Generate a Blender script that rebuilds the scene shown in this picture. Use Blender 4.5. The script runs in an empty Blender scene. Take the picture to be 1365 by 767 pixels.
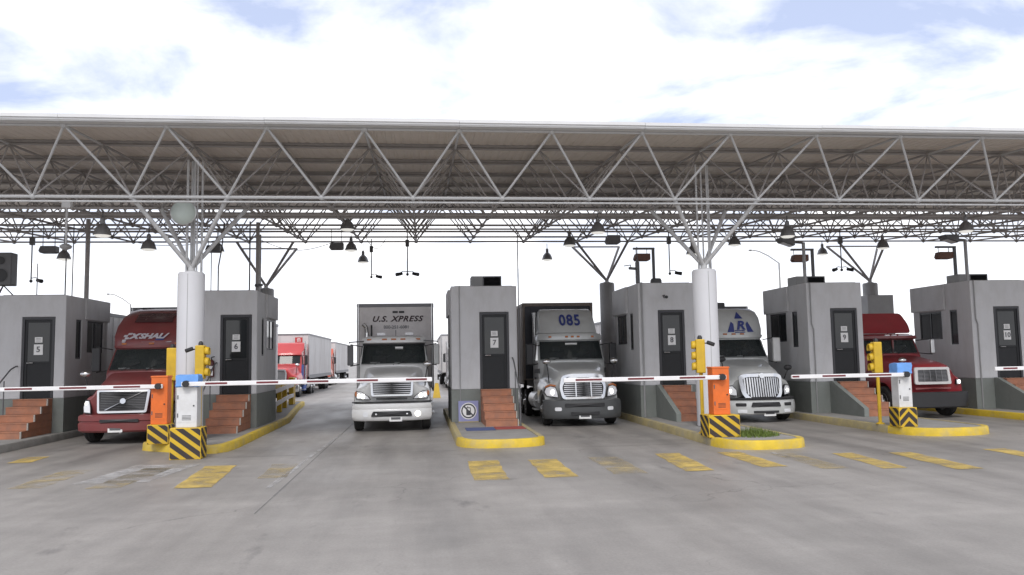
import bpy, bmesh, math, random
from mathutils import Vector, Matrix, noise as mnoise
random.seed(7)
R = math.radians
PI = math.pi
scn = bpy.context.scene
COL = scn.collection

# ------------------------------------------------------------------ camera
cam_d = bpy.data.cameras.new('camera')
cam = bpy.data.objects.new('camera', cam_d)
COL.objects.link(cam)
scn.camera = cam
YAW, PITCH, ROLL, CAMH = .1118338, .0881492, -.0175365, 2.1
fwd = Vector((math.sin(YAW)*math.cos(PITCH), math.cos(YAW)*math.cos(PITCH), math.sin(PITCH)))
rt = Vector((math.cos(YAW), -math.sin(YAW), 0)); up = rt.cross(fwd)
cr = rt*math.cos(ROLL)+up*math.sin(ROLL); cu = -rt*math.sin(ROLL)+up*math.cos(ROLL)
mw = Matrix.Identity(4)
for i in range(3):
    mw[i][0], mw[i][1], mw[i][2] = cr[i], cu[i], -fwd[i]
mw[2][3] = CAMH
cam.matrix_world = mw
cam_d.sensor_width = 36; cam_d.lens = 36*1084.745/1365
cam_d.clip_start = .1; cam_d.clip_end = 6000

# ------------------------------------------------------------------ sky, sun, exposure
SUN_EL, SUN_AZ = R(48), R(188)       # azimuth measured from +Y towards +X: behind the camera
wd = bpy.data.worlds.new('World'); scn.world = wd; wd.use_nodes = True
nt = wd.node_tree; nt.nodes.clear()
def wn(t, **k):
    n = nt.nodes.new(t)
    for a_, v in k.items(): setattr(n, a_, v)
    return n
out = wn('ShaderNodeOutputWorld'); bg = wn('ShaderNodeBackground')
sky = wn('ShaderNodeTexSky', sky_type='NISHITA', sun_disc=False, sun_elevation=SUN_EL, sun_rotation=SUN_AZ, altitude=200, air_density=1.0, dust_density=1.6, ozone_density=1.5)
tc = wn('ShaderNodeTexCoord'); sep = wn('ShaderNodeSeparateXYZ')
nt.links.new(tc.outputs['Generated'], sep.inputs[0])
zadd = wn('ShaderNodeMath', operation='MAXIMUM'); zadd.inputs[1].default_value = 0
zad2 = wn('ShaderNodeMath', operation='ADD'); zad2.inputs[1].default_value = .16
nt.links.new(sep.outputs[2], zadd.inputs[0]); nt.links.new(zadd.outputs[0], zad2.inputs[0])
dx = wn('ShaderNodeMath', operation='DIVIDE'); dy = wn('ShaderNodeMath', operation='DIVIDE')
for n_, s_ in ((dx, 0), (dy, 1)):
    nt.links.new(sep.outputs[s_], n_.inputs[0]); nt.links.new(zad2.outputs[0], n_.inputs[1])
cmb = wn('ShaderNodeCombineXYZ')
nt.links.new(dx.outputs[0], cmb.inputs[0]); nt.links.new(dy.outputs[0], cmb.inputs[1])
mp = wn('ShaderNodeMapping'); mp.inputs['Location'].default_value = (11.2459, 4.1741, 0)
nt.links.new(cmb.outputs[0], mp.inputs[0])
cn = wn('ShaderNodeTexNoise'); cn.inputs['Scale'].default_value = 1.6; cn.inputs['Detail'].default_value = 7; cn.inputs['Roughness'].default_value = .56; cn.inputs['Distortion'].default_value = .35
nt.links.new(mp.outputs[0], cn.inputs['Vector'])
cr_ = wn('ShaderNodeValToRGB'); cr_.color_ramp.elements[0].position = .385; cr_.color_ramp.elements[1].position = .59
nt.links.new(cn.outputs['Fac'], cr_.inputs[0])
skm = wn('ShaderNodeMix', data_type='RGBA', blend_type='MULTIPLY'); skm.inputs[0].default_value = 1
skm.inputs[7].default_value = (.10, .10, .10, 1)
nt.links.new(sky.outputs[0], skm.inputs[6])
# thin veil: the blue seen between the clouds is washed out
veil = wn('ShaderNodeMix', data_type='RGBA'); veil.inputs[0].default_value = .62
veil.inputs[7].default_value = (.70, .78, 1.04, 1)
nt.links.new(skm.outputs[2], veil.inputs[6])
cl2 = wn('ShaderNodeTexNoise'); cl2.inputs['Scale'].default_value = 3.1; cl2.inputs['Detail'].default_value = 6
nt.links.new(mp.outputs[0], cl2.inputs['Vector'])
clr = wn('ShaderNodeValToRGB'); clr.color_ramp.elements[0].position = .3; clr.color_ramp.elements[1].position = .7
clr.color_ramp.elements[0].color = (1.10, 1.11, 1.17, 1); clr.color_ramp.elements[1].color = (1.42, 1.41, 1.40, 1)
nt.links.new(cl2.outputs['Fac'], clr.inputs[0])
hz = wn('ShaderNodeMapRange'); hz.inputs[1].default_value = .06; hz.inputs[2].default_value = .24; hz.inputs[3].default_value = .85; hz.inputs[4].default_value = 0
nt.links.new(sep.outputs[2], hz.inputs[0])
hm = wn('ShaderNodeMath', operation='MAXIMUM'); nt.links.new(cr_.outputs[0], hm.inputs[0]); nt.links.new(hz.outputs[0], hm.inputs[1])
mixs = wn('ShaderNodeMix', data_type='RGBA')
nt.links.new(hm.outputs[0], mixs.inputs[0]); nt.links.new(veil.outputs[2], mixs.inputs[6]); nt.links.new(clr.outputs[0], mixs.inputs[7])
nt.links.new(mixs.outputs[2], bg.inputs['Color']); bg.inputs['Strength'].default_value = 1.0
nt.links.new(bg.outputs[0], out.inputs['Surface'])

sd = bpy.data.lights.new('sun', 'SUN'); sun = bpy.data.objects.new('sun', sd); COL.objects.link(sun)
sd.energy = 1.5; sd.angle = R(18); sd.color = (1, .97, .93)
sv = Vector((math.sin(SUN_AZ)*math.cos(SUN_EL), math.cos(SUN_AZ)*math.cos(SUN_EL), math.sin(SUN_EL)))
sun.rotation_euler = (-sv).to_track_quat('-Z', 'Y').to_euler(); sun.location = sv*60
scn.view_settings.view_transform = 'Standard'; scn.view_settings.look = 'None'
scn.view_settings.exposure = 0.28; scn.view_settings.gamma = 1; scn.view_settings.use_curve_mapping = False
scn.cycles.use_denoising = True
scn.cycles.max_bounces = 8; scn.cycles.diffuse_bounces = 5

# ------------------------------------------------------------------ materials
MATS = {}
def mat(name, col, rough=.6, metal=0., var=.1, scale=2.5, bump=0., coat=0., streak=0., emit=None, es=1., dirt=None, dirt_amt=0., dscale=1.2, world=False):
    m = bpy.data.materials.new(name); m.use_nodes = True
    t = m.node_tree; b = t.nodes['Principled BSDF']
    b.inputs['Roughness'].default_value = rough; b.inputs['Metallic'].default_value = metal
    b.inputs['Coat Weight'].default_value = coat; b.inputs['Coat Roughness'].default_value = .08
    c4 = (*col, 1)
    b.inputs['Base Color'].default_value = c4
    if emit:
        b.inputs['Emission Color'].default_value = (*emit, 1); b.inputs['Emission Strength'].default_value = es
    if var or dirt or bump:
        if world:
            g = t.nodes.new('ShaderNodeNewGeometry'); vec = g.outputs['Position']
        else:
            g = t.nodes.new('ShaderNodeTexCoord'); vec = g.outputs['Object']
        if streak:
            mpn = t.nodes.new('ShaderNodeMapping'); mpn.inputs['Scale'].default_value = (1, 1, streak)
            t.links.new(vec, mpn.inputs[0]); vec2 = mpn.outputs[0]
        else: vec2 = vec
        n1 = t.nodes.new('ShaderNodeTexNoise'); n1.inputs['Scale'].default_value = scale; n1.inputs['Detail'].default_value = 6; n1.inputs['Roughness'].default_value = .62
        t.links.new(vec2, n1.inputs['Vector'])
        rp = t.nodes.new('ShaderNodeMapRange'); rp.inputs[1].default_value = .3; rp.inputs[2].default_value = .7
        rp.inputs[3].default_value = 1-var; rp.inputs[4].default_value = 1+var
        t.links.new(n1.outputs['Fac'], rp.inputs[0])
        mx = t.nodes.new('ShaderNodeMix'); mx.data_type = 'RGBA'; mx.blend_type = 'MULTIPLY'; mx.inputs[0].default_value = 1
        mx.inputs[6].default_value = c4; t.links.new(rp.outputs[0], mx.inputs[7])
        last = mx.outputs[2]
        if dirt:
            n2 = t.nodes.new('ShaderNodeTexNoise'); n2.inputs['Scale'].default_value = dscale; n2.inputs['Detail'].default_value = 8; n2.inputs['Roughness'].default_value = .7
            t.links.new(vec2, n2.inputs['Vector'])
            r2 = t.nodes.new('ShaderNodeMapRange'); r2.inputs[1].default_value = .45; r2.inputs[2].default_value = .72
            r2.inputs[3].default_value = 0; r2.inputs[4].default_value = dirt_amt
            t.links.new(n2.outputs['Fac'], r2.inputs[0])
            m2 = t.nodes.new('ShaderNodeMix'); m2.data_type = 'RGBA'; m2.inputs[7].default_value = (*dirt, 1)
            t.links.new(r2.outputs[0], m2.inputs[0]); t.links.new(last, m2.inputs[6]); last = m2.outputs[2]
        t.links.new(last, b.inputs['Base Color'])
        rr = t.nodes.new('ShaderNodeMapRange'); rr.inputs[3].default_value = max(.02, rough-.08); rr.inputs[4].default_value = min(1, rough+.1)
        t.links.new(n1.outputs['Fac'], rr.inputs[0]); t.links.new(rr.outputs[0], b.inputs['Roughness'])
        if bump:
            n3 = t.nodes.new('ShaderNodeTexNoise'); n3.inputs['Scale'].default_value = scale*14; n3.inputs['Detail'].default_value = 4
            t.links.new(vec, n3.inputs['Vector'])
            bp = t.nodes.new('ShaderNodeBump'); bp.inputs['Strength'].default_value = bump; bp.inputs['Distance'].default_value = .01
            t.links.new(n3.outputs['Fac'], bp.inputs['Height']); t.links.new(bp.outputs[0], b.inputs['Normal'])
    MATS[name] = m
    return m
def worn_paint(name, col, keep=.5, soft=.16):
    """road paint worn off in patches: transparent where the paint is gone"""
    m = mat(name, col, .7, var=.14, scale=2.2, world=True)
    t = m.node_tree; b = t.nodes['Principled BSDF']
    g = t.nodes.new('ShaderNodeNewGeometry')
    n = t.nodes.new('ShaderNodeTexNoise'); n.inputs['Scale'].default_value = 1.7; n.inputs['Detail'].default_value = 9; n.inputs['Roughness'].default_value = .72
    t.links.new(g.outputs['Position'], n.inputs['Vector'])
    r = t.nodes.new('ShaderNodeMapRange'); r.inputs[1].default_value = keep-soft; r.inputs[2].default_value = keep+soft
    t.links.new(n.outputs['Fac'], r.inputs[0])
    t.links.new(r.outputs[0], b.inputs['Alpha'])
    return m
M = {}
M['truss'] = mat('shade darkened steel tube', (.33, .31, .30), .55, var=.15, scale=4)  # backlit shade put into the colour; inner tubes share the front paint
M['steel'] = mat('white painted steel tube', (.50, .50, .50), .45, var=.12, scale=6)
M['deck'] = mat('galvanised roof sheet', (.72, .655, .585), .55, var=.08, scale=1.2, dirt=(.48, .42, .37), dirt_amt=.6)
M['fascia'] = mat('white fascia metal', (.66, .66, .66), .4, var=.06, scale=1)
M['wall'] = mat('grey painted stucco', (.54, .54, .55), .85, var=.06, scale=1.1, bump=.25, streak=.45, dirt=(.40, .39, .38), dirt_amt=.5, dscale=2.0)
M['wall_low'] = mat('green grey plinth paint', (.20, .215, .20), .8, var=.1, scale=1.4, bump=.2, dirt=(.13, .13, .12), dirt_amt=.5)
M['terracotta'] = mat('terracotta tile', (.36, .155, .088), .75, var=.18, scale=4, dirt=(.20, .125, .10), dirt_amt=.7, dscale=2.5)
M['trim'] = mat('pale step edging', (.45, .42, .38), .7, var=.1)
M['frame'] = mat('dark bronze frame', (.035, .035, .04), .4, var=.08)
M['doorpanel'] = mat('dark door panel', (.022, .023, .025), .4, var=.12)
M['doorpanel'].node_tree.nodes['Principled BSDF'].inputs['Specular IOR Level'].default_value = .25
M['glass'] = mat('dark window glass', (.02, .023, .025), .06, var=0)
M['wglass'] = mat('windscreen glass', (.05, .06, .06), .04, var=0)
M['wglass'].node_tree.nodes['Principled BSDF'].inputs['Alpha'].default_value = .34
M['sglass'] = mat('side window glass', (.018, .022, .022), .05, var=0)
M['sglass'].node_tree.nodes['Principled BSDF'].inputs['Specular IOR Level'].default_value = .25
M['interior'] = mat('cab lining', (.07, .07, .072), .8, var=.15)
M['seatcloth'] = mat('grey seat cloth', (.045, .045, .05), .9, var=.15)
M['paper'] = mat('white paper', (.75, .75, .74), .8, var=.04)
M['ink'] = mat('black print', (.09, .09, .10), .7, var=0)
M['black'] = mat('black plastic', (.022, .022, .024), .5, var=.1)
M['rubber'] = mat('tyre rubber', (.022, .022, .022), .85, var=.2, scale=5, dirt=(.09, .085, .08), dirt_amt=.6)
M['chassis'] = mat('chassis black', (.025, .024, .023), .7, var=.2)
M['chrome'] = mat('chrome', (.62, .62, .62), .22, metal=1, var=.05)
M['alu'] = mat('brushed aluminium', (.55, .55, .55), .32, metal=1, var=.1)
M['silver'] = mat('silver grey truck paint', (.52, .53, .52), .34, metal=.1, var=.06, coat=.5, dirt=(.25, .24, .22), dirt_amt=.35)
M['white'] = mat('white truck paint', (.70, .70, .69), .34, var=.05, coat=.5, dirt=(.32, .30, .28), dirt_amt=.35)
M['whitegrey'] = mat('pale grey truck paint', (.50, .51, .50), .34, var=.05, coat=.5, dirt=(.3, .29, .27), dirt_amt=.35)
M['maroon'] = mat('faded maroon truck paint', (.19, .038, .038), .48, var=.1, coat=.35, dirt=(.11, .055, .05), dirt_amt=.5)
M['red'] = mat('red truck paint', (.26, .023, .03), .36, var=.08, coat=.4, dirt=(.14, .03, .03), dirt_amt=.45)
M['skywin'] = mat('smoked roof window', (.07, .03, .032), .25, var=.05)
M['farred'] = mat('bright red truck paint', (.48, .05, .05), .4, var=.06, coat=.3)
M['orangered'] = mat('orange red truck paint', (.55, .11, .06), .4, var=.06, coat=.3)
M['bumpergrey'] = mat('grey plastic bumper', (.075, .078, .08), .5, var=.1)
M['trailer'] = mat('white trailer skin', (.58, .565, .56), .45, var=.05, scale=.8, streak=.3, dirt=(.30, .27, .25), dirt_amt=.5)
M['trailer_grey'] = mat('grey white trailer front', (.68, .65, .645), .5, var=.05, scale=.8, dirt=(.30, .27, .26), dirt_amt=.4)
M['rail'] = mat('grey trailer rail', (.20, .20, .21), .5, var=.1)
M['container'] = mat('black container', (.018, .02, .03), .5, var=.15)
M['container_side'] = mat('brown container side', (.20, .165, .14), .6, var=.15, dirt=(.1, .08, .07), dirt_amt=.5)
M['blue_print'] = mat('blue print', (.035, .05, .20), .5, var=0)
M['white_print'] = mat('white print', (.48, .45, .48), .5, var=0)
M['dark_print'] = mat('brown black print', (.05, .03, .035), .6, var=0)
M['yellow'] = mat('safety yellow paint', (.62, .40, .02), .5, var=.1, scale=4, dirt=(.30, .20, .05), dirt_amt=.4)
M['kerb_yellow'] = mat('kerb yellow paint', (.60, .42, .03), .65, var=.16, scale=3, bump=.3, world=True, dirt=(.34, .30, .20), dirt_amt=.65, dscale=2.2)
M['kerb_worn'] = mat('worn kerb paint', (.40, .33, .16), .75, var=.16, scale=3, bump=.3, world=True, dirt=(.25, .24, .22), dirt_amt=.9, dscale=1.6)
M['kerb_grey'] = mat('bare kerb concrete', (.24, .235, .22), .8, var=.15, scale=3, bump=.3, world=True, dirt=(.14, .13, .12), dirt_amt=.6)
M['orange'] = mat('orange cabinet paint', (.72, .15, .02), .5, var=.08, scale=5, dirt=(.45, .13, .05), dirt_amt=.45, dscale=3)
M['cabinet'] = mat('white cabinet paint', (.66, .66, .66), .5, var=.06, dirt=(.48, .46, .43), dirt_amt=.5, dscale=3)
M['bluecloth'] = mat('blue wrap', (.15, .34, .72), .75, var=.1, scale=6)
M['stripe_black'] = mat('black hazard stripe', (.035, .026, .025), .6, var=.1)
M['armwhite'] = mat('white barrier arm', (.78, .77, .77), .4, var=.04)
M['armred'] = mat('dark red arm stripe', (.15, .022, .028), .5, var=.1)
M['column'] = mat('white column paint', (.56, .56, .58), .7, var=.05, scale=1.2, streak=.4, dirt=(.42, .42, .42), dirt_amt=.4)
M['column_grey'] = mat('grey column paint', (.34, .34, .345), .8, var=.08)
M['slab'] = mat('island concrete', (.27, .262, .25), .85, var=.14, scale=1.5, bump=.3, world=True, dirt=(.19, .18, .17), dirt_amt=.6)
M['lampmetal'] = mat('lamp reflector metal', (.24, .24, .245), .45, metal=.4, var=.1)
M['lamplens'] = mat('lamp glass', (.7, .7, .68), .3, var=0, emit=(1, .98, .92), es=.5)
M['headlens'] = mat('headlight glass', (.75, .76, .78), .08, var=0)
M['headlit'] = mat('lit headlight', (.9, .9, .85), .1, var=0, emit=(1, .95, .85), es=2.2)
M['amber'] = mat('amber lens', (.42, .13, .03), .2, var=0)
M['browncase'] = mat('brown signal casing', (.14, .065, .045), .6, var=.15)
M['greycase'] = mat('grey casing', (.11, .11, .115), .55, var=.15)
M['coolercase'] = mat('grey cooler casing', (.30, .30, .30), .6, var=.1)
M['dish'] = mat('pale green dish', (.50, .56, .52), .35, var=.06)
M['redfire'] = mat('dark red extinguisher', (.09, .02, .02), .35, var=0)
M['panel_blue'] = mat('dull blue panel paint', (.07, .12, .34), .85, var=.08)
M['matblue'] = mat('blue floor mat', (.07, .09, .20), .9, var=.12)
M['matred'] = mat('red floor mat', (.30, .06, .05), .9, var=.12)
M['grassblade'] = mat('weed green', (.12, .17, .03), .7, var=.3, scale=8)
M['joint'] = mat('joint sealant', (.165, .158, .152), .85, var=.25, world=True)
M['mark_yellow'] = worn_paint('worn yellow road paint', (.52, .37, .10), .45, .17)
M['mark_faint'] = worn_paint('faint yellow road paint', (.42, .335, .18), .56, .16)
M['mark_white'] = worn_paint('worn white road paint', (.48, .47, .46), .52, .14)

def ground_material():
    m = bpy.data.materials.new('concrete paving'); m.use_nodes = True
    t = m.node_tree; b = t.nodes['Principled BSDF']; L = t.links.new
    g = t.nodes.new('ShaderNodeNewGeometry')
    def nz(sc, det, rough, sx=1, sy=1, loc=0):
        mpn = t.nodes.new('ShaderNodeMapping'); mpn.inputs['Scale'].default_value = (sx, sy, 1); mpn.inputs['Location'].default_value = (loc, loc*.7, 0)
        L(g.outputs['Position'], mpn.inputs[0])
        n = t.nodes.new('ShaderNodeTexNoise'); n.inputs['Scale'].default_value = sc; n.inputs['Detail'].default_value = det; n.inputs['Roughness'].default_value = rough
        L(mpn.outputs[0], n.inputs['Vector']); return n.outputs['Fac']
    def rng(s, a, b_, c, d):
        r = t.nodes.new('ShaderNodeMapRange'); L(s, r.inputs[0])
        for i, v in enumerate((a, b_, c, d)): r.inputs[i+1].default_value = v
        return r.outputs[0]
    def mul(a, b_):
        n = t.nodes.new('ShaderNodeMath'); n.operation = 'MULTIPLY'; L(a, n.inputs[0]); L(b_, n.inputs[1]); return n.outputs[0]
    big = rng(nz(.22, 5, .55), .3, .7, .86, 1.14)
    mid = rng(nz(1.6, 7, .65, loc=5), .3, .7, .9, 1.09)
    fine = rng(nz(30, 4, .7), .3, .7, .88, 1.12)
    drag = rng(nz(1.0, 6, .6, 1.1, .10, 9), .42, .68, 1.0, .78)     # rubber laid down along the lanes
    drift = rng(nz(.55, 6, .6, .5, 1.3, 21), .52, .72, 1.0, 1.16)   # pale dusty patches
    k = mul(mul(mul(big, mid), mul(fine, drag)), drift)
    # tyre tracks worn into each lane, and hairline cracks
    sp = t.nodes.new('ShaderNodeSeparateXYZ'); L(g.outputs['Position'], sp.inputs[0])
    wob = rng(nz(.25, 3, .5, 1, .6, 50), .3, .7, -.25, .25)
    def mth(op, a, b_):
        n = t.nodes.new('ShaderNodeMath'); n.operation = op
        for i, v in enumerate((a, b_)):
            if isinstance(v, (int, float)): n.inputs[i].default_value = v
            elif v is not None: L(v, n.inputs[i])
        return n.outputs[0]
    xw = mth('ADD', sp.outputs[0], wob); acc = None
    for c in (-8.5, -.9, 4.97, 10.7, 16.45):
        d = mth('ABSOLUTE', mth('SUBTRACT', mth('ABSOLUTE', mth('SUBTRACT', xw, c), None), .98), None)
        b1 = rng(d, .05, .55, 1, 0); acc = b1 if acc is None else mth('MAXIMUM', acc, b1)
        b2 = rng(mth('ABSOLUTE', mth('SUBTRACT', xw, c), None), .05, .5, .7, 0); acc = mth('MAXIMUM', acc, b2)
    fade = rng(sp.outputs[1], 9, 19, .15, 1)
    tr_ = mul(mul(acc, fade), rng(nz(.8, 6, .65, 1.5, .2, 70), .3, .6, .1, 1))
    k = mul(k, rng(tr_, 0, 1, 1, .70))
    vo = t.nodes.new('ShaderNodeTexVoronoi'); vo.feature = 'DISTANCE_TO_EDGE'; vo.inputs['Scale'].default_value = .21
    mpv = t.nodes.new('ShaderNodeMapping'); L(g.outputs['Position'], mpv.inputs[0])
    nd = t.nodes.new('ShaderNodeTexNoise'); nd.inputs['Scale'].default_value = 1.3; nd.inputs['Detail'].default_value = 8; L(g.outputs['Position'], nd.inputs['Vector'])
    va = t.nodes.new('ShaderNodeVectorMath'); va.operation = 'ADD'
    vs_ = t.nodes.new('ShaderNodeVectorMath'); vs_.operation = 'SCALE'; vs_.inputs['Scale'].default_value = .9; L(nd.outputs['Color'], vs_.inputs[0])
    L(mpv.outputs[0], va.inputs[0]); L(vs_.outputs[0], va.inputs[1]); L(va.outputs[0], vo.inputs['Vector'])
    crack = mul(rng(vo.outputs['Distance'], .0, .0045, 1, 0), rng(nz(.35, 4, .6, 1, 1, 90), .48, .6, 0, 1))
    k = mul(k, rng(crack, 0, 1, 1, .62))
    mx = t.nodes.new('ShaderNodeMix'); mx.data_type = 'RGBA'; mx.blend_type = 'MULTIPLY'; mx.inputs[0].default_value = 1
    mx.inputs[6].default_value = (.268, .249, .230, 1); L(k, mx.inputs[7])
    # oil drips
    oil = rng(nz(.9, 8, .7, 1.2, .5, 33), .60, .74, 0, .65)
    m2 = t.nodes.new('ShaderNodeMix'); m2.data_type = 'RGBA'; m2.inputs[7].default_value = (.085, .08, .078, 1)
    L(oil, m2.inputs[0]); L(mx.outputs[2], m2.inputs[6])
    L(m2.outputs[2], b.inputs['Base Color'])
    L(rng(nz(.7, 6, .6, 1, .3, 3), .3, .7, .42, .68), b.inputs['Roughness'])
    bp = t.nodes.new('ShaderNodeBump'); bp.inputs['Strength'].default_value = .18; bp.inputs['Distance'].default_value = .006
    L(nz(22, 5, .7), bp.inputs['Height']); L(bp.outputs[0], b.inputs['Normal'])
    return m
M['ground'] = ground_material()

# ------------------------------------------------------------------ mesh helpers
class MB:
    def __init__(s): s.v = []; s.f = []; s.mi = []
    def add(s, vs, fs, mi=0):
        o = len(s.v); s.v += [tuple(p) for p in vs]
        for f in fs: s.f.append(tuple(i+o for i in f)); s.mi.append(mi)
    def box(s, x0, x1, y0, y1, z0, z1, mi=0):
        s.add([(x0,y0,z0),(x1,y0,z0),(x1,y1,z0),(x0,y1,z0),(x0,y0,z1),(x1,y0,z1),(x1,y1,z1),(x0,y1,z1)],
              [(0,3,2,1),(4,5,6,7),(0,1,5,4),(1,2,6,5),(2,3,7,6),(3,0,4,7)], mi)
        return s
    def cyl(s, p0, p1, r0, r1=None, n=10, cap=True, mi=0):
        r1 = r0 if r1 is None else r1
        p0 = Vector(p0); p1 = Vector(p1); d = (p1-p0).normalized()
        a = Vector((0,0,1)) if abs(d.z) < .9 else Vector((1,0,0))
        u = d.cross(a).normalized(); w = d.cross(u)
        vs = []
        for p, r in ((p0, r0), (p1, r1)):
            for i in range(n):
                t = 2*PI*i/n; vs.append(p+(u*math.cos(t)+w*math.sin(t))*r)
        fs = [(i, (i+1) % n, n+(i+1) % n, n+i) for i in range(n)]
        if cap: fs += [tuple(range(n-1, -1, -1)), tuple(range(n, 2*n))]
        s.add(vs, fs, mi); return s
    def tube(s, pts, r, n=8, mi=0):
        for a, b in zip(pts[:-1], pts[1:]): s.cyl(a, b, r, n=n, mi=mi)
        return s
    def lathe(s, prof, axis='z', c=(0,0,0), n=24, mi=0):
        """prof: list of (r, h)"""
        vs = []
        for r, h in prof:
            for i in range(n):
                t = 2*PI*i/n; a, b = r*math.cos(t), r*math.sin(t)
                p = (a, b, h) if axis == 'z' else ((h, a, b) if axis == 'x' else (a, h, b))
                vs.append((p[0]+c[0], p[1]+c[1], p[2]+c[2]))
        fs = []
        for k in range(len(prof)-1):
            for i in range(n): fs.append((k*n+i, k*n+(i+1) % n, (k+1)*n+(i+1) % n, (k+1)*n+i))
        if prof[0][0] > 1e-4: fs.append(tuple(range(n-1, -1, -1)))
        if prof[-1][0] > 1e-4: fs.append(tuple((len(prof)-1)*n+i for i in range(n)))
        s.add(vs, fs, mi); return s
    def grid(s, g, closed_u=False, cap0=False, cap1=False, mi=0):
        nu = len(g[0]); nv = len(g)
        vs = [p for row in g for p in row]; fs = []
        for j in range(nv-1):
            for i in range(nu if closed_u else nu-1):
                fs.append((j*nu+i, j*nu+(i+1) % nu, (j+1)*nu+(i+1) % nu, (j+1)*nu+i))
        if cap0: fs.append(tuple(range(nu-1, -1, -1)))
        if cap1: fs.append(tuple((nv-1)*nu+i for i in range(nu)))
        s.add(vs, fs, mi); return s
    def extrude(s, poly, z0, z1, mi=0):
        n = len(poly)
        vs = [(x, y, z0) for x, y in poly]+[(x, y, z1) for x, y in poly]
        s.add(vs, [tuple(range(n-1, -1, -1)), tuple(range(n, 2*n))]+[(i, (i+1) % n, n+(i+1) % n, n+i) for i in range(n)], mi); return s
    def mesh(s, name='mesh', smooth=None):
        me = bpy.data.meshes.new(name); me.from_pydata(s.v, [], s.f)
        me.polygons.foreach_set('material_index', s.mi)
        bm = bmesh.new(); bm.from_mesh(me); bmesh.ops.recalc_face_normals(bm, faces=bm.faces); bm.to_mesh(me); bm.free()
        if smooth: do_smooth(me, smooth)
        me.update(); return me
    def build(s, name, m, parent=None, loc=None, smooth=None, bevel=0, seg=2):
        me = s.mesh(name, smooth)
        for k in (m if isinstance(m, (list, tuple)) else [m]): me.materials.append(M[k] if isinstance(k, str) else k)
        o = put(name, me, parent, loc)
        if bevel:
            b = o.modifiers.new('bevel', 'BEVEL'); b.width = bevel; b.segments = seg; b.limit_method = 'ANGLE'; b.angle_limit = R(40)
        return o
def do_smooth(me, ang=35):
    me.polygons.foreach_set('use_smooth', [True]*len(me.polygons)); me.set_sharp_from_angle(angle=R(ang))
def put(name, data, parent=None, loc=None):
    o = bpy.data.objects.new(name, data); COL.objects.link(o)
    if parent: o.parent = parent
    if loc: o.location = loc
    return o
def bx(*a): return MB().box(*a)
def thing(name, label, cat, loc=(0,0,0), rz=0, group=None):
    o = put(name, None, None, loc); o.rotation_euler.z = rz; o.empty_display_size = .2
    return tag(o, label, cat, group)
def tag(o, label, cat, group=None):
    o['label'] = label; o['category'] = cat
    if group: o['group'] = group
    return o
def struct(o, kind='structure'):
    o['kind'] = kind; return o
def bake(o):
    dg = bpy.context.evaluated_depsgraph_get(); dg.update()
    me = bpy.data.meshes.new_from_object(o.evaluated_get(dg)); o.modifiers.clear(); o.data = me; return me
def cut(o, cutter_mb, smooth=None, m=None):
    c = put('cutter', cutter_mb.mesh(), o.parent)
    b = o.modifiers.new('cut', 'BOOLEAN')
    if m: c.data.materials.append(M[m]); b.material_mode = 'TRANSFER'
    b.operation = 'DIFFERENCE'; b.solver = 'EXACT'; b.object = c
    me = bake(o); bpy.data.objects.remove(c)
    if smooth: do_smooth(me, smooth)
def text(name, s, size, m, parent, loc, shear=0, bold=0., sx=1., rx=90, rz=0, ext=.004, space=1.):
    cu_ = bpy.data.curves.new(name, 'FONT'); cu_.body = s; cu_.size = size; cu_.shear = shear; cu_.offset = bold; cu_.extrude = ext
    cu_.align_x = 'CENTER'; cu_.align_y = 'CENTER'; cu_.space_character = space; cu_.resolution_u = 3
    t = bpy.data.objects.new('tmp', cu_); COL.objects.link(t)
    dg = bpy.context.evaluated_depsgraph_get(); dg.update()
    me = bpy.data.meshes.new_from_object(t.evaluated_get(dg)); bpy.data.objects.remove(t)
    me.materials.clear(); me.materials.append(M[m])
    o = put(name, me, parent, loc); o.rotation_euler = (R(rx), 0, R(rz)); o.scale = (sx, 1, 1)
    return o
def copy_tree(o, parent=None):
    c = o.copy(); COL.objects.link(c); c.parent = parent
    for ch in o.children: copy_tree(ch, c)
    return c
def crom(p0, p1, p2, p3, t):
    return tuple(.5*((2*b)+(-a+c)*t+(2*a-5*b+4*c-d)*t*t+(-a+3*b-3*c+d)*t**3) for a, b, c, d in zip(p0, p1, p2, p3))
def refine(row, n):
    o = []
    for i in range(len(row)-1):
        a = row[max(0, i-1)]; d = row[min(len(row)-1, i+2)]
        for k in range(n): o.append(crom(a, row[i], row[i+1], d, k/n))
    o.append(row[-1]); return o
def refine_grid(g, nu, nv):
    g = [refine(r, nu) for r in g]
    cols = [refine([r[i] for r in g], nv) for i in range(len(g[0]))]
    return [[c[j] for c in cols] for j in range(len(cols[0]))]
def rpoly(corners, r, n=4):
    """rounded polygon from corner list"""
    o = []; k = len(corners)
    for i in range(k):
        p = Vector(corners[i]); a = Vector(corners[i-1]); b = Vector(corners[(i+1) % k])
        ra = min(r, (a-p).length*.45, (b-p).length*.45)
        u = p+(a-p).normalized()*ra; w = p+(b-p).normalized()*ra
        for q in range(n+1):
            t = q/n; o.append(tuple((u*(1-t)+p*t)*(1-t)+(p*(1-t)+w*t)*t))
    return o
def plate(mb, poly, yf, off, thick, mi=0):
    """poly in (x,z) laid on the surface y = yf(x,z); front lies off in front of it"""
    n = len(poly); cx = sum(p[0] for p in poly)/n; cz = sum(p[1] for p in poly)/n
    vs = [(x, yf(x, z)-off, z) for x, z in poly]+[(x, yf(x, z)-off+thick, z) for x, z in poly]+[(cx, yf(cx, cz)-off, cz)]
    fs = [(2*n, i, (i+1) % n) for i in range(n)]+[(i, n+i, n+(i+1) % n, (i+1) % n) for i in range(n)]+[tuple(range(n, 2*n))]
    mb.add(vs, fs, mi); return mb
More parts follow.
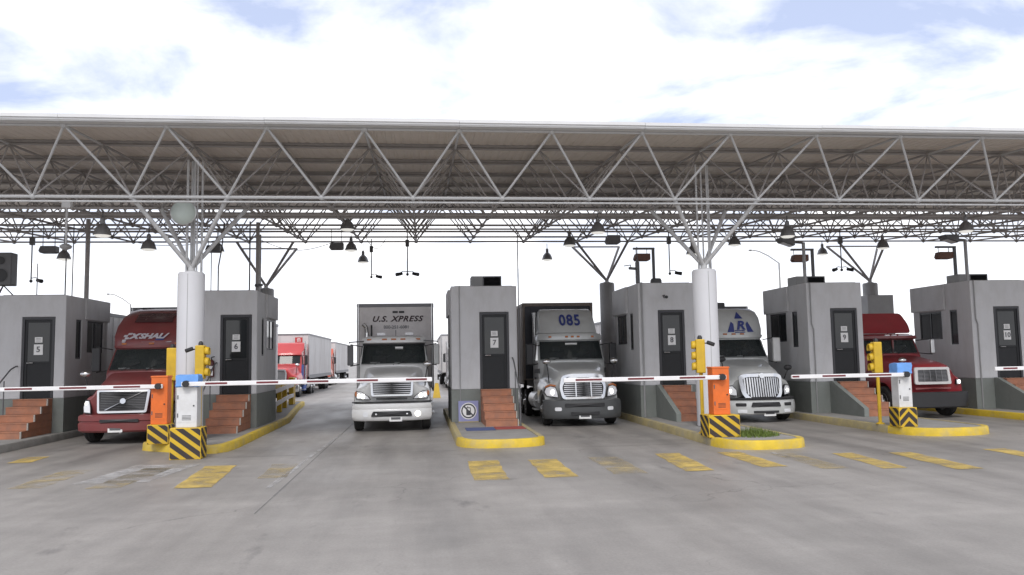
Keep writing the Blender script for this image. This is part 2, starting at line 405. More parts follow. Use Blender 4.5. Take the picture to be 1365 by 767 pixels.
def ring(mb, outer, inner, yf, off, thick, mi=0):
    n = len(outer); vs = []
    for dz_ in (0, thick):
        for P in (outer, inner): vs += [(x, yf(x, z)-off+dz_, z) for x, z in P]
    fs = []
    for i in range(n):
        j = (i+1) % n
        fs += [(i, j, n+j, n+i), (2*n+i, 3*n+i, 3*n+j, 2*n+j), (i, 2*n+i, 2*n+j, j), (n+i, n+j, 3*n+j, 3*n+i)]
    mb.add(vs, fs, mi); return mb

# ------------------------------------------------------------------ ground
def ground():
    mb = MB()
    xs = [-2500, -400, -60, 0, 60, 400, 2500]; ys = [-400, -20, 20, 60, 200, 900, 5000]
    mb.grid([[(x, y, 0) for x in xs] for y in ys])
    g = struct(mb.build('ground', 'ground'))
    g['label'] = 'broad worn concrete apron running under the canopy'
    # expansion joints
    for x in (-2.35,):
        m = MB(); y = 12.0
        while y < 62:
            w = .011+.005*math.sin(y*3.1+x)
            m.add([(x-w, y, .004), (x+w, y, .004), (x+w, y+1.5, .004), (x-w, y+1.5, .004)], [(0, 1, 2, 3)]); y += 1.5
        m.build('expansion_joint', 'joint', g)
    for y, x0_, x1_ in ((19.3, -4.4, .8), (19.3, 3.2, 6.6), (26.1, -4.5, .8), (33, -4.5, .8)):
        m = MB(); x = x0_
        while x < x1_-.1:
            w = .010+.005*math.sin(x*2.7+y); e = min(x+1.6, x1_)
            m.add([(x, y-w, .0045), (e, y-w, .0045), (e, y+w, .0045), (x, y+w, .0045)], [(0, 1, 2, 3)]); x += 1.6
        m.build('expansion_joint', 'joint', g)
    # painted bars of the stop zone: (x centre near, x centre far, y near, y far, width, paint)
    def bar(xn, xf, y0, y1, w, m_, nm='yellow_marking'):
        mb = MB(); rows = []
        for k in range(9):
            t = k/8; x = xn+(xf-xn)*t; y = y0+(y1-y0)*t
            rows.append([(x-w/2+random.uniform(-.02, .02), y, .008), (x, y, .008), (x+w/2+random.uniform(-.02, .02), y, .008)])
        mb.grid(rows); mb.build(nm, m_, g)
    for xn, xf, y0, y1, w, m_ in ((-6.9, -6.95, 15.3, 17.7, .6, 'mark_faint'), (-5.5, -5.35, 15.0, 17.7, .6, 'mark_faint'), (-3.92, -4.16, 14.7, 17.75, .64, 'mark_yellow'),
        (-2.75, -2.85, 15.6, 17.7, .5, 'mark_faint'), (1.2, 1.26, 14.45, 17.2, .62, 'mark_yellow'), (2.45, 2.5, 14.5, 17.1, .6, 'mark_yellow'), (3.75, 3.8, 14.6, 17.2, .62, 'mark_faint'),
        (5.08, 5.28, 14.7, 17.5, .54, 'mark_yellow'), (6.6, 6.62, 14.9, 17.4, .5, 'mark_yellow'), (7.55, 7.6, 14.4, 16.8, .5, 'mark_faint'), (8.58, 8.82, 14.2, 16.6, .46, 'mark_yellow'), (9.75, 10.0, 13.8, 16.4, .5, 'mark_yellow'),
        (12.0, 12.2, 13.9, 16.5, .5, 'mark_yellow'), (-8.6, -8.7, 15.4, 17.6, .6, 'mark_faint'), (-11.2, -11.3, 19.0, 20.6, .6, 'mark_faint'), (-8.9, -9.0, 19.4, 20.6, .5, 'mark_yellow')):
        bar(xn, xf, y0, y1, w, m_)
    bar(7.5, 7.5, 15.7, 17.1, .12, 'mark_white', 'white_marking')
    bar(-5.6, -5.3, 15.6, 18.2, 1.3, 'mark_white', 'white_marking')
    bar(-2.6, -2.35, 14.4, 24.5, .09, 'mark_white', 'white_marking')
    return g
GROUND = ground()

# ------------------------------------------------------------------ canopy
A_, D_, X0_, ZT, ZB, SL = 2.3, 19.576, -8.237, 7.72, 6.264, .0648
def T(j, k): return Vector((X0_+A_*j, D_+A_*k, ZT+SL*A_*k))
def B(j, k): return Vector((X0_+A_*j-A_/2, D_+A_/2+A_*k, ZB+SL*A_*k))
def chord_z(y): return ZB+SL*(y-D_-A_/2)
J0, J1, NK = -6, 17, 7
def canopy():
    c = thing('canopy', 'long white space frame canopy roof spanning all the toll lanes', 'canopy', (X0_+A_*5.5, D_, 0))
    org = Vector(c.location)
    chords, braces, nodes = [], [], []
    for k in range(NK+1):
        for j in range(J0, J1+1):
            nodes.append(T(j, k))
            if j < J1: chords.append((T(j, k), T(j+1, k), .034))
            if k < NK: chords.append((T(j, k), T(j, k+1), .034))
    for k in range(NK):
        for j in range(J0+1, J1+1):
            nodes.append(B(j, k))
            if j < J1: chords.append((B(j, k), B(j+1, k), .042 if k == 0 else .036))
            if k < NK-1: chords.append((B(j, k), B(j, k+1), .034))
            for q in (T(j-1, k), T(j, k), T(j-1, k+1), T(j, k+1)): braces.append((B(j, k), q, .031 if q.y < D_+.1 else .024))
    tm = MB().cyl((0, 0, 0), (0, 0, 1), 1, n=8).mesh('tube', 40); tm.materials.append(M['steel'])
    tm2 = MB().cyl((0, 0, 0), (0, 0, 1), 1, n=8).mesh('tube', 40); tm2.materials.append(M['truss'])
    bm = bmesh.new(); bmesh.ops.create_icosphere(bm, subdivisions=1, radius=1); nm = bpy.data.meshes.new('node'); bm.to_mesh(nm); bm.free()
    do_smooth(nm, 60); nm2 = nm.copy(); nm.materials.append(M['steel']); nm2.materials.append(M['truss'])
    def inview(p):
        d = p-Vector((0, 0, CAMH)); z = d.dot(fwd); return z > 0 and abs(d.dot(cr)/z) < .66
    def key(p): return (0 if inview(p) else 1, p.y)
    def lay(items, name):
        items.sort(key=lambda it: key((it[0]+it[1])/2))
        rest = MB()
        for i, (p, q, r) in enumerate(items):
            if i < 300:
                o = put(name, tm if (p.y+q.y)/2 < D_+A_*.52 else tm2, c); d = q-p  # tubes behind the front row get the shade-darkened copy
                o.location = p-org; o.rotation_mode = 'QUATERNION'; o.rotation_quaternion = d.to_track_quat('Z', 'Y'); o.scale = (r, r, d.length)
            else: rest.cyl(p-org, q-org, r, n=6, cap=False)
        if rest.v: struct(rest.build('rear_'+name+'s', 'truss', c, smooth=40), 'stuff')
    lay(chords, 'chord'); lay(braces, 'brace')
    nodes.sort(key=key); rest = MB()
    for i, p in enumerate(nodes):
        if i < 300:
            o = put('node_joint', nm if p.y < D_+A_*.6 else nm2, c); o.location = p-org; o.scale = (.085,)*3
        else: rest.lathe([(.001, -.08), (.08, 0), (.001, .08)], c=p-org, n=6)
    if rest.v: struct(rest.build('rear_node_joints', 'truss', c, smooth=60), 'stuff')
    # purlins and ribbed roof sheets
    for k in range(NK+1):
        p = T(J0, k)-org; q = T(J1, k)-org
        MB().box(p.x-.6, q.x+.6, p.y-.035, p.y+.035, p.z+.035, p.z+.105).build('purlin', 'truss', c)
        for i in range(0, J1-J0+1, 1):
            pass
    pm = MB(); nr = 10; w = A_+.02
    rows = []
    for yy in (0, 1):
        row = []
        for i in range(nr):
            x = w*i/nr; s = w/nr
            zz = SL*A_*yy
            row += [(x, yy*(A_+.08), zz), (x+s*.55, yy*(A_+.08), zz), (x+s*.65, yy*(A_+.08), zz+.014), (x+s*.9, yy*(A_+.08), zz+.014)]
        row.append((w, yy*(A_+.08), SL*A_*yy)); rows.append(row)
    pm.grid(rows); pme = pm.mesh('roof_sheet'); pme.materials.append(M['deck'])
    for k in range(NK):
        for j in range(J0, J1):
            o = put('roof_sheet', pme, c); p = T(j, k)-org; o.location = (p.x, p.y-.04, p.z+.112+(.005 if j % 2 else 0)+(.01 if k % 2 else 0))
    # fascias: stepped metal flashing
    for yy, sgn, row in ((D_-.34, -1, 0), (D_+A_*NK+.34, 1, NK)):
        z = T(0, row).z
        y0 = yy-org.y
        for j in range(J0, J1, 2):
            x0 = T(j, row).x-org.x-(.6 if j == J0 else 0); x1 = T(min(j+2, J1), row).x-org.x-.006+(.6 if j+2 >= J1 else 0)
            m = MB()
            prof = [(0, .30), (0, .16), (.035, .15), (.035, .075), (.06, .06), (.06, .03), (.42, .03), (.42, .05), (.1, .075), (.1, .28), (.42, .28), (.42, .31)]
            dzj = random.uniform(-.005, .005); g = [[(x, y0-sgn*d_ if sgn > 0 else y0+d_, z+h*.56+dzj+.01) for d_, h in prof] for x in (x0, x1)]
            m.grid(g, closed_u=True, cap0=True, cap1=True); m.build('fascia_panel', 'fascia', c)
    # front sprinkler pipe and cable tray under the first chord
    y = D_+A_/2-org.y; z = ZB
    m = MB().cyl((T(J0, 0).x-org.x, y-.02, z-.12), (T(J1, 0).x-org.x, y-.02, z-.12), .026, n=8); m.build('service_pipe', 'steel', c, smooth=40)
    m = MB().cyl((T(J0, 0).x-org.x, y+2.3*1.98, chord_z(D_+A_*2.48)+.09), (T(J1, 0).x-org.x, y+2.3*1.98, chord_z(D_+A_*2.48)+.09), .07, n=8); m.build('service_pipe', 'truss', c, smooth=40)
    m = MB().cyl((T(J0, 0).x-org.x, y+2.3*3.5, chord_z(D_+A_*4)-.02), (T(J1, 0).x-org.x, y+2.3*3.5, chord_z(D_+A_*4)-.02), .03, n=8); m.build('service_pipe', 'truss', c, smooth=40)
    return c
canopy()

def support(X, Y, ztop, r, targets, label, m, base=.2, pipes=()):
    t = thing('support_column', label, 'column', (X, Y, base), group='columns carrying the canopy'); t['kind'] = 'thing'
    MB().lathe([(r, 0), (r, ztop-base-.05), (r-.04, ztop-base), (0, ztop-base)], n=32).build('shaft', m, t, smooth=40)
    m_ = MB().box(-.006, .006, -r-.004, -r+.02, 0, ztop-base-.06); m_.build('seam', 'coolercase', t)
    MB().lathe([(.16, 0), (.16, .03), (.09, .05), (.09, .16), (0, .2)], c=(0, 0, ztop-base), n=16).build('bearing', 'steel', t, smooth=40)
    for q in targets:
        d = q-Vector((X, Y, base))
        MB().cyl((0, 0, ztop-base+.1), d, .055, n=10).build('strut', 'steel' if Y < 30 else 'truss', t, smooth=40)  # rear struts also take the tube colour darkened for shade
    for px, py, z1, pr in pipes:
        MB().cyl((px, py, ztop-base-.1), (px, py, z1-base), pr, n=8).build('drain_pipe', 'steel', t, smooth=40)
    return t
support(-5.94, 21.88, 4.5, .335, [B(1, 0), B(2, 0), B(1, 1), B(2, 1)], 'white round column in front of booth 6 with a pale dish on top', 'column', pipes=((-.14, .05, 7.5, .035), (.02, .14, 7.5, .03), (.12, .02, 7.5, .022), (.22, .1, 7.5, .03), (-.05, .2, 7.5, .05)))
support(7.86, 21.88, 4.5, .335, [B(7, 0), B(8, 0), B(7, 1), B(8, 1)], 'white round column in front of booth 8 behind the orange cabinet', 'column', pipes=((-.12, .05, 7.5, .03), (.06, .14, 7.5, .026), (.17, .02, 7.5, .022), (.25, .12, 7.5, .03)))
support(-6.6, 35.7, 5.3, .33, [B(1, 6)+Vector((-.5, 0, 0)), B(2, 6)+Vector((-.5, 0, 0)), Vector((-7.9, 36.9, 7.2)), Vector((-5.5, 36.9, 7.2))], 'rear grey column behind the booth by the left white column', 'column_grey', base=.0, pipes=((-.2, -.3, 7.6, .045), (-.35, -.2, 7.6, .03)))
support(8.3, 35.7, 5.45, .33, [B(7, 6), B(8, 6), Vector((7.0, 36.9, 7.25)), Vector((9.2, 36.9, 7.25))], 'rear grey column behind the booth by the right white column', 'column_grey', base=.0)
support(20.8, 35.7, 5.35, .33, [B(12, 6)+Vector((.5, 0, 0)), B(13, 6)+Vector((.5, 0, 0)), Vector((19.4, 36.9, 7.25)), Vector((22.0, 36.9, 7.25))], 'rear grey column with a square footing block between booths 9 and 10', 'column_grey', base=.0)
o = bx(20.3, 21.55, 35.1, 36.4, 0, 4.75).build('footing_block', 'column_grey', None, bevel=.02); tag(o, 'square grey masonry block around the rear column beyond booth 9', 'block')
for i, (a, b) in enumerate(((Vector((-7.9, 36.9, 7.2)), Vector((-5.5, 36.9, 7.2))), (Vector((7.0, 36.9, 7.25)), Vector((9.2, 36.9, 7.25))), (Vector((19.4, 36.9, 7.25)), Vector((22.0, 36.9, 7.25))))):
    o = MB().cyl(a, b, .035, n=8).build('tie_bar', 'truss', None, smooth=40)
    tag(o, ('thin tie bar between rear struts right of the left white column', 'thin tie bar between rear struts left of the right white column', 'thin tie bar between the rightmost rear struts')[i], 'tie bar')

# ------------------------------------------------------------------ islands
def island(poly, label, m_kerb, h=.2, kw=.16, sides=None):
    """poly runs anticlockwise"""
    cx = sum(p[0] for p in poly)/len(poly); cy = min(p[1] for p in poly)
    t = thing('traffic_island', label, 'traffic island', (cx, cy, 0), group='raised islands between the lanes')
    P = [Vector((x-cx, y-cy)) for x, y in poly]; n = len(P)
    inn = []
    for i in range(n):
        a, p, b = P[i-1], P[i], P[(i+1) % n]
        n1 = Vector((-(p-a).y, (p-a).x)).normalized(); n2 = Vector((-(b-p).y, (b-p).x)).normalized()
        q = (n1+n2).normalized(); inn.append(p+q*kw/max(.4, q.dot(n1)))
    MB().extrude([tuple(p) for p in inn], 0, h-.012).build('slab', 'slab', t)
    mb = MB(); vs = []
    for i in range(n):
        p, q = P[i], inn[i]; d = (q-p)*.12
        vs += [(p.x, p.y, 0), (p.x+d.x*.5, p.y+d.y*.5, h-.03), (p.x+d.x*1.6, p.y+d.y*1.6, h), (q.x, q.y, h), (q.x, q.y, 0)]
    fs = []; mi = []
    for i in range(n):
        j = (i+1) % n
        for k in range(4): fs.append((i*5+k, j*5+k, j*5+k+1, i*5+k+1))
    mb.add(vs, fs)
    mb.mi = []
    for i in range(n):
        ym = (P[i].y+P[(i+1) % n].y)/2
        mb.mi += [0 if (ym < 1.6 or sides == 'yellow') else 1]*4
    mb.build('kerb', [m_kerb, 'kerb_worn' if m_kerb != 'kerb_grey' else 'kerb_grey'], t, smooth=50)
    return t
def nose(xl, xr, y0, yl, yr, yb, n=12, xlb=None, xrb=None):
    """island outline: left side, rounded nose, right side (anticlockwise seen from above)"""
    xc = (xl+xr)/2; hw = (xr-xl)/2; pts = []
    for i in range(n+1):
        t = PI+PI*i/n
        x = xc+hw*math.copysign(abs(math.cos(t))**.75, math.cos(t)); s = abs(math.sin(t))**.9
        ye = yl+(yr-yl)*(i/n)
        pts.append((x, ye+(y0-ye)*s))
    return pts+[(xrb or xr, yb), (xlb or xl, yb)]
island(nose(-13.0, -10.36, 20.4, 21.6, 21.6, 33), 'raised island with bare grey kerb below booth 5', 'kerb_grey')
island([(-6.95, 21.5), (-6.75, 21.25), (-5.2, 20.15), (-4.85, 20.2), (-4.66, 20.6), (-4.6, 21.4), (-4.68, 30), (-5.5, 38), (-5.8, 41.8), (-6.1, 42), (-6.95, 42)], 'raised island with yellow kerb flaring back past booth 6', 'kerb_yellow', sides='yellow')
island(nose(.84, 3.02, 19.55, 20.6, 20.2, 33), 'raised island with round yellow nose below booth 7', 'kerb_yellow')
island(nose(6.72, 8.8, 17.6, 18.7, 18.4, 33, xlb=6.9), 'raised island with bright yellow nose and weeds below booth 8', 'kerb_yellow')
island(nose(12.15, 14.55, 19.2, 20.4, 20.0, 33), 'raised island with yellow nose holding the white cabinet of booth 9', 'kerb_yellow')
island(nose(18.05, 20.7, 19.4, 20.6, 20.6, 33), 'raised island with yellow kerb below booth 10', 'kerb_yellow', sides='yellow')

# ------------------------------------------------------------------ booths
YF = 25.5
def booth(num, x0, x1, side, zt, label, dx0, dx1, digits, depth=3.25, z1=1.2, win=((1.6, 2.9), (.75, 1.15)), steps=True, rail=None, low=True, overhang=True):
    """side: +1 when the windows that show are on the right wall, -1 on the left"""
    zb = .185; cx = (x0+x1)/2
    t = thing('toll_booth', label, 'toll booth', (cx, YF, zb))
    a, b = x0-cx, x1-cx; H = zt-zb; zl = z1-zb
    w = MB().box(a, b, 0, depth, zl, H).build('wall', 'wall', t)
    # openings
    c = MB(); d0, d1 = dx0-cx, dx1-cx; dtop = 3.6-zb
    c.box(d0, d1, -.1, .10, zl-.05, dtop)
    for (ya, yb), zs, ze in ((win[0], 2.55-zb, 3.55-zb), (win[1], 2.35-zb, 3.55-zb)):
        for sg in (-1, 1):
            X = b if sg > 0 else a
            c.box(X-.09, X+.09, ya, yb, zs, ze)
    cut(w, c)
    wb = w.modifiers.new('bevel', 'BEVEL'); wb.width = .018; wb.segments = 2; wb.limit_method = 'ANGLE'
    if low: MB().box(a-.012, b+.012, -.012, depth+.012, 0, zl-.001).build('plinth', 'wall_low', t, bevel=.01)
    # parapet cap, projecting a little at the back over the service window
    X = b if side > 0 else a
    if overhang:
        m = MB().box(min(X-side*.02, X+side*.06), max(X-side*.02, X+side*.06), 1.35, depth+.06, 3.58-zb, H-.002)
        m.build('parapet_hood', 'wall', t, bevel=.015)
    MB().box(a+.12, b-.12, .12, depth-.12, H-.004, H+.02).build('roof', 'slab', t)
    # door
    d = MB(); fy = .03
    g = .006
    for q in ((d0+g, d0+.075, zl, dtop-g), (d1-.075, d1-g, zl, dtop-g)): d.box(q[0], q[1], fy-.03, fy+.06, q[2], q[3])
    d.box(d0+.0755, d1-.0755, fy-.03, fy+.06, dtop-.08, dtop-g)
    door = d.build('door_frame', 'frame', t)
    lf = MB(); l0, l1, lz0, lz1 = d0+.08, d1-.08, zl+.012, dtop-.085
    for q in ((l0, l0+.07, lz0, lz1), (l1-.07, l1, lz0, lz1), (l0+.0705, l1-.0705, lz0, lz0+.22), (l0+.0705, l1-.0705, lz1-.08, lz1), (l0+.0705, l1-.0705, lz0+1.0, lz0+1.07)):
        lf.box(q[0], q[1], fy-.005, fy+.04, q[2], q[3])
    leaf = lf.build('door', 'doorpanel', t, bevel=.004)
    MB().box(l0+.065, l1-.065, fy+.012, fy+.022, lz0+.2, lz0+1.01).build('pane', 'doorpanel', leaf)
    MB().box(l0+.065, l1-.065, fy+.012, fy+.022, lz0+1.06, lz1-.07).build('pane', 'glass', leaf)
    MB().tube([(l0+.10, fy-.006, lz0+1.03), (l0+.10, fy-.06, lz0+1.03), (l0+.26, fy-.06, lz0+1.03)], .014).build('handle', 'alu', leaf, smooth=40)
    # door papers with the booth number
    pc = (l0+l1)/2-.02; pz = lz0+1.42
    def paper(nm, x, z, w_, h_): MB().box(x-w_/2, x+w_/2, fy-.004, fy+.0115, z-h_/2, z+h_/2).build(nm, 'paper', leaf)
    paper('paper_sheet', pc+.02, pz, .25, .31); text('number', digits, .23, 'ink', leaf, (pc+.02, fy-.008, pz), bold=.004)
    paper('paper_sheet', pc+.02, pz+.29, .21, .16)
    for q in range(3): MB().box(pc-.05, pc+.09, fy-.0065, fy-.003, pz+.245+q*.04, pz+.257+q*.04).build('print_line', 'ink', leaf)
    # side windows
    for (ya, yb), zs, ze in ((win[0], 2.55-zb, 3.55-zb), (win[1], 2.35-zb, 3.55-zb)):
        sg = side; X = b if sg > 0 else a
        fr = MB(); e = .05; xi, xo = X-sg*.07, X-sg*.02
        lo, hi = min(xi, xo), max(xi, xo)
        for q in ((ya+.004, ya+e, zs+.004, ze-.004), (yb-e, yb-.004, zs+.004, ze-.004), (ya+e+.0005, yb-e-.0005, zs+.004, zs+e), (ya+e+.0005, yb-e-.0005, ze-e, ze-.004)):
            fr.box(lo, hi, q[0], q[1], q[2], q[3])
        wdw = fr.build('window', 'frame', t)
        xm = (xi+xo)/2; MB().box(xm-.004, xm+.004, ya+e-.01, yb-e+.01, zs+e-.01, ze-e+.01).build('pane', 'glass', wdw)
        if yb-ya > .8:
            mm = MB().box(lo, hi, (ya+yb)/2-.02, (ya+yb)/2+.02, zs+e, ze-e); mm.build('mullion', 'frame', wdw)
    # steps
    if steps:
        n = 5; s0, s1 = d0+.0, d1+.0; run = .385; rise = zl/n
        for k in range(n):
            y1 = -.013; y0 = -.02-run*(n-k)
            zt_ = rise*(k+1)-.004
            zb_ = 0 if k == 0 else rise*k-.002
            st = MB().box(s0, s1, y0, y1, zb_, zt_-.032); st.add([], [])
            so = st.build('step', 'terracotta', t, bevel=.006)
            MB().box(s0-.006, s1+.006, y0-.010, y1-.002, zt_-.031, zt_).build('tread', 'terracotta', so, bevel=.006)
            MB().box(s1+.0105, s1+.035, y0-.01, y0+.05, zb_+.005, zt_-.002).build('edging', 'trim', so)
        if side < 0 and num != 7:
            # low sloping side wall that hides the left ends of the steps
            W_ = MB(); xa, xb = s0-.16, s0-.008; ye = -run*n-.12
            P = [(-.013, 0), (-.013, zl+.02), (-.16, zl+.02), (ye, rise+.06), (ye, 0)]
            W_.grid([[(x, y, z) for y, z in P] for x in (xa, xb)], closed_u=True, cap0=True, cap1=True); W_.build('stair_side_wall', 'wall_low', t, bevel=.008)
        if rail:
            X = s1+.09 if rail > 0 else s0-.09
            top = [(X, -.1, zl+.95), (X, -.4, zl+.86), (X, -run*n, rise+.72), (X, -run*n-.02, 0)]
            h = MB().tube(top, .022); h.cyl((X, -.1, zl+.95), (X, -.012, zl+.95), .022); h.cyl((X, -.75, zl*.62+.92), (X, -.75, 0), .016)
            h.build('handrail', 'greycase', t, smooth=40)
    return t
booth(5, -12.45, -10.5, 1, 4.25, 'grey booth with number 5 on its dark door, at the left edge', -11.72, -10.8, '5', rail=-1)
booth(6, -6.75, -4.97, 1, 4.34, 'grey booth with number 6 on its door behind the white column', -6.05, -5.13, '6', rail=-1)
booth(7, .93, 3.0, -1, 4.42, 'narrow grey booth with number 7 on its door and a no phones board', 1.82, 2.74, '7', rail=1)
booth(8, 6.94, 8.81, -1, 4.48, 'grey booth with number 8 on its door beside the orange cabinet', 7.58, 8.45, '8', rail=None)
booth(9, 12.62, 14.53, -1, 4.45, 'grey booth with number 9 on its door left of the red truck', 13.42, 14.34, '9', rail=None)
booth(10, 18.41, 20.5, -1, 4.49, 'grey booth with number 10 on its door at the right edge', 19.22, 20.15, '10', rail=None)

def conduit(pts, r, label, m='coolercase', name='conduit'):
    o = MB().tube(pts, r, n=6).build(name, m, None, smooth=40); tag(o, label, 'pipe'); return o
conduit([(1.19, YF-.022, .2), (1.19, YF-.022, 4.44)], .014, 'thin vertical conduit on the left front of booth 7')
conduit([(3.05, YF-.1, .2), (3.05, YF-.1, 6.1)], .018, 'thin grey mast beside the right corner of booth 7', 'greycase')
conduit([(7.05, YF-.03, .2), (7.05, YF-.03, 4.5)], .03, 'vertical conduit on the left corner of booth 8')
conduit([(12.8, YF-.03, .2), (12.8, YF-.03, 2.9), (12.74, YF-.03, 3.1), (12.74, YF-.03, 4.45)], .02, 'bent conduit on the booth wall right of the pale sleeper truck')
conduit([(18.6, YF-.03, .2), (18.6, YF-.03, 3.0), (18.54, YF-.03, 3.2), (18.54, YF-.03, 4.5)], .02, 'bent conduit on the booth wall right of the old red truck')
conduit([(-10.76, 27.6, 4.25), (-10.76, 27.6, 6.9)], .07, 'thick dark pipe rising to the canopy left of the maroon truck', 'truss')
conduit([(-11.25, 27.2, 4.25), (-11.25, 27.2, 6.7)], .02, 'thin pipe rising from the roof of booth 5', 'greycase')
conduit([(-11.08, 27.3, 4.25), (-11.08, 27.3, 6.7)], .016, 'thinnest pipe rising beside the dark pipe on booth 5', 'greycase')
conduit([(-5.5, 28.2, 4.34), (-5.5, 28.2, 6.9)], .065, 'thick dark pipe rising to the canopy right of the left white column', 'truss')
conduit([(-5.72, 28.0, 4.34), (-5.72, 28.0, 6.9)], .025, 'thin pipe beside the dark pipe on booth 6', 'greycase')
conduit([(-6.4, 26.6, 4.34), (-6.4, 26.6, 5.2), (-6.3, 26.6, 5.8), (-6.24, 26.6, 6.6)], .02, 'black cable hanging down to the roof of booth 6', 'black', 'hanging_cable')
conduit([(-6.62, 26.6, 4.34), (-6.62, 26.6, 5.9)], .014, 'thin antenna rod beside the hanging black cable', 'greycase', 'antenna')
conduit([(-12.1, 27.2, 4.2), (-12.1, 27.2, 5.4)], .014, 'thin antenna rod on the leftmost booth roof', 'greycase', 'antenna')

def cooler(x, y, z, w, h, label):
    t = thing('rooftop_cooler', label, 'air cooler', (x, y, z), group='coolers on the booth roofs')
    d = .7
    MB().box(-w/2, -w*.12, 0, d, .0, h).build('casing', 'coolercase', t, bevel=.015)
    f = MB(); l0, l1 = -w*.12+.001, w/2
    for q in ((l0, l0+.04, 0, h), (l1-.04, l1, 0, h), (l0+.0401, l1-.0401, 0, .04), (l0+.0401, l1-.0401, h-.04, h)): f.box(q[0], q[1], .02, d-.02, q[2], q[3])
    lo = f.build('louvre_box', 'greycase', t)
    n = 7
    for k in range(n):
        z0 = .045+(h-.09)*k/n
        sl = MB(); sl.add([(l0+.04, .03, z0), (l1-.04, .03, z0), (l1-.04, .10, z0+.05), (l0+.04, .10, z0+.05), (l0+.04, .035, z0-.006), (l1-.04, .035, z0-.006), (l1-.04, .105, z0+.044), (l0+.04, .105, z0+.044)],
               [(0,1,2,3),(7,6,5,4),(0,4,5,1),(1,5,6,2),(2,6,7,3),(3,7,4,0)]); sl.build('slat', 'black', lo)
    MB().box(l0+.04, l1-.04, .12, d-.05, .04, h-.04).build('filter_pad', 'black', lo)
    return t
cooler(2.15, 26.7, 4.44, 1.0, .42, 'tall grey rooftop cooler on the booth with the no phones board')
cooler(13.4, 26.7, 4.47, 1.05, .32, 'low grey rooftop cooler on the booth left of the old red truck')
cooler(19.45, 26.7, 4.51, 1.1, .32, 'low grey rooftop cooler on the rightmost booth')
t = thing('vent_hood', 'small dark rounded vent on the roof of booth 8', 'vent', (8.05, 27.2, 4.5))
MB().lathe([(.2, 0), (.2, .22), (.16, .29), (0, .3)], n=12).build('cowl', 'greycase', t, smooth=40); MB().lathe([(.23, -.0), (.23, .03), (0, .031)], n=12).build('flange', 'coolercase', t, smooth=40)

# ------------------------------------------------------------------ no-phones board, mats, extinguisher, cameras
t = thing('no_phones_board', 'blue and white no mobile phones board leaning at booth 7', 'sign', (1.43, 25.34, .19))
t.rotation_euler.x = R(-5)
MB().box(-.31, .31, 0, .02, 0, .66).build('panel', mat('sign blue', (.26, .27, .47), .5, var=.05), t, bevel=.004)
def disc_ring(ro, ri, z): 
    n = 36; return [(ro*math.cos(2*PI*i/n), z+ro*math.sin(2*PI*i/n)) for i in range(n)], [(ri*math.cos(2*PI*i/n), z+ri*math.sin(2*PI*i/n)) for i in range(n)]
oo, ii = disc_ring(.255, .2, .35); fy0 = lambda x, z: 0.
plate(MB(), oo, fy0, .004, .003).build('white_disc', 'paper', t)
oo, ii = disc_ring(.225, .185, .35); ring(MB(), oo, ii, fy0, .007, .0028).build('ring', 'frame', t)
plate(MB(), rpoly([(-.07, .22), (.07, .22), (.07, .46), (-.07, .46)], .02), fy0, .0068, .0025).build('phone_symbol', 'frame', t)
plate(MB(), [(-.045, .36), (.045, .36), (.045, .43), (-.045, .43)], fy0, .0088, .0015).build('phone_screen', 'paper', t)
MB().cyl((-.02, -.004, .46), (-.02, -.004, .5), .01, n=6).build('aerial_symbol', 'frame', t)
plate(MB(), [(.125, .19), (.155, .22), (-.125, .51), (-.155, .48)], fy0, .0105, .0014).build('slash', 'frame', t)
MB().box(-.31, .31, -.003, .0, .0, .035).build('lower_edge', 'kerb_worn', t)

o = MB().box(1.2, 2.0, 22.3, 23.2, .19, .205).build('floor_mat', 'matblue', None, bevel=.004); tag(o, 'blue floor mat at the foot of the booth 7 steps', 'mat')
o = MB().box(2.02, 2.85, 22.5, 23.3, .19, .205).build('floor_mat', 'matred', None, bevel=.004); tag(o, 'red floor mat at the foot of the booth 7 steps', 'mat')

t = thing('fire_extinguisher', 'fire extinguisher hung on the wall of booth 6 beside its door', 'extinguisher', (-6.27, YF-.1, 1.72))
MB().lathe([(.05, 0), (.085, .02), (.085, .42), (.05, .5), (.03, .53), (0, .54)], n=14).build('bottle', 'redfire', t, smooth=40)
MB().box(-.06, .06, -.09, -.07, .06, .2).build('label_plate', 'paper', t); MB().box(-.05, .05, -.088, -.07, .25, .34).build('label_plate', 'paper', t)
MB().tube([(0, 0, .53), (0, -.02, .6), (.09, -.02, .62)], .016).build('valve', 'black', t, smooth=40)
MB().box(-.05, .05, .085, .10, .1, .5).build('bracket', 'black', t)

def cctv(loc, rz, label, arm):
    t = thing('security_camera', label, 'camera', loc, rz, group='small security cameras')
    MB().cyl((0, -.02, 0), (0, -.25, -.03), .045, n=10).build('housing', 'greycase', t, smooth=40)
    MB().lathe([(.048, 0), (.05, -.03), (.03, -.031)], axis='y', c=(0, -.25, -.03), n=10).build('lens_ring', 'black', t, smooth=40)
    MB().tube([(0, -.08, .0)]+arm, .014).build('bracket', 'greycase', t, smooth=40)
    return t
cctv((6.62, YF-.1, 4.95), R(60), 'security camera on the pole at the corner of booth 8', [(0, -.08, .1), (.15, .18, .1)])
cctv((7.75, YF-.15, 4.02), 0, 'security camera on the front wall of booth 8', [(0, -.05, .05), (0, .14, .05)])
cctv((-5.3, YF+2.6, 4.75), R(-50), 'security camera on the roof edge of booth 6', [(0, -.05, -.1), (0, .0, -.4)])

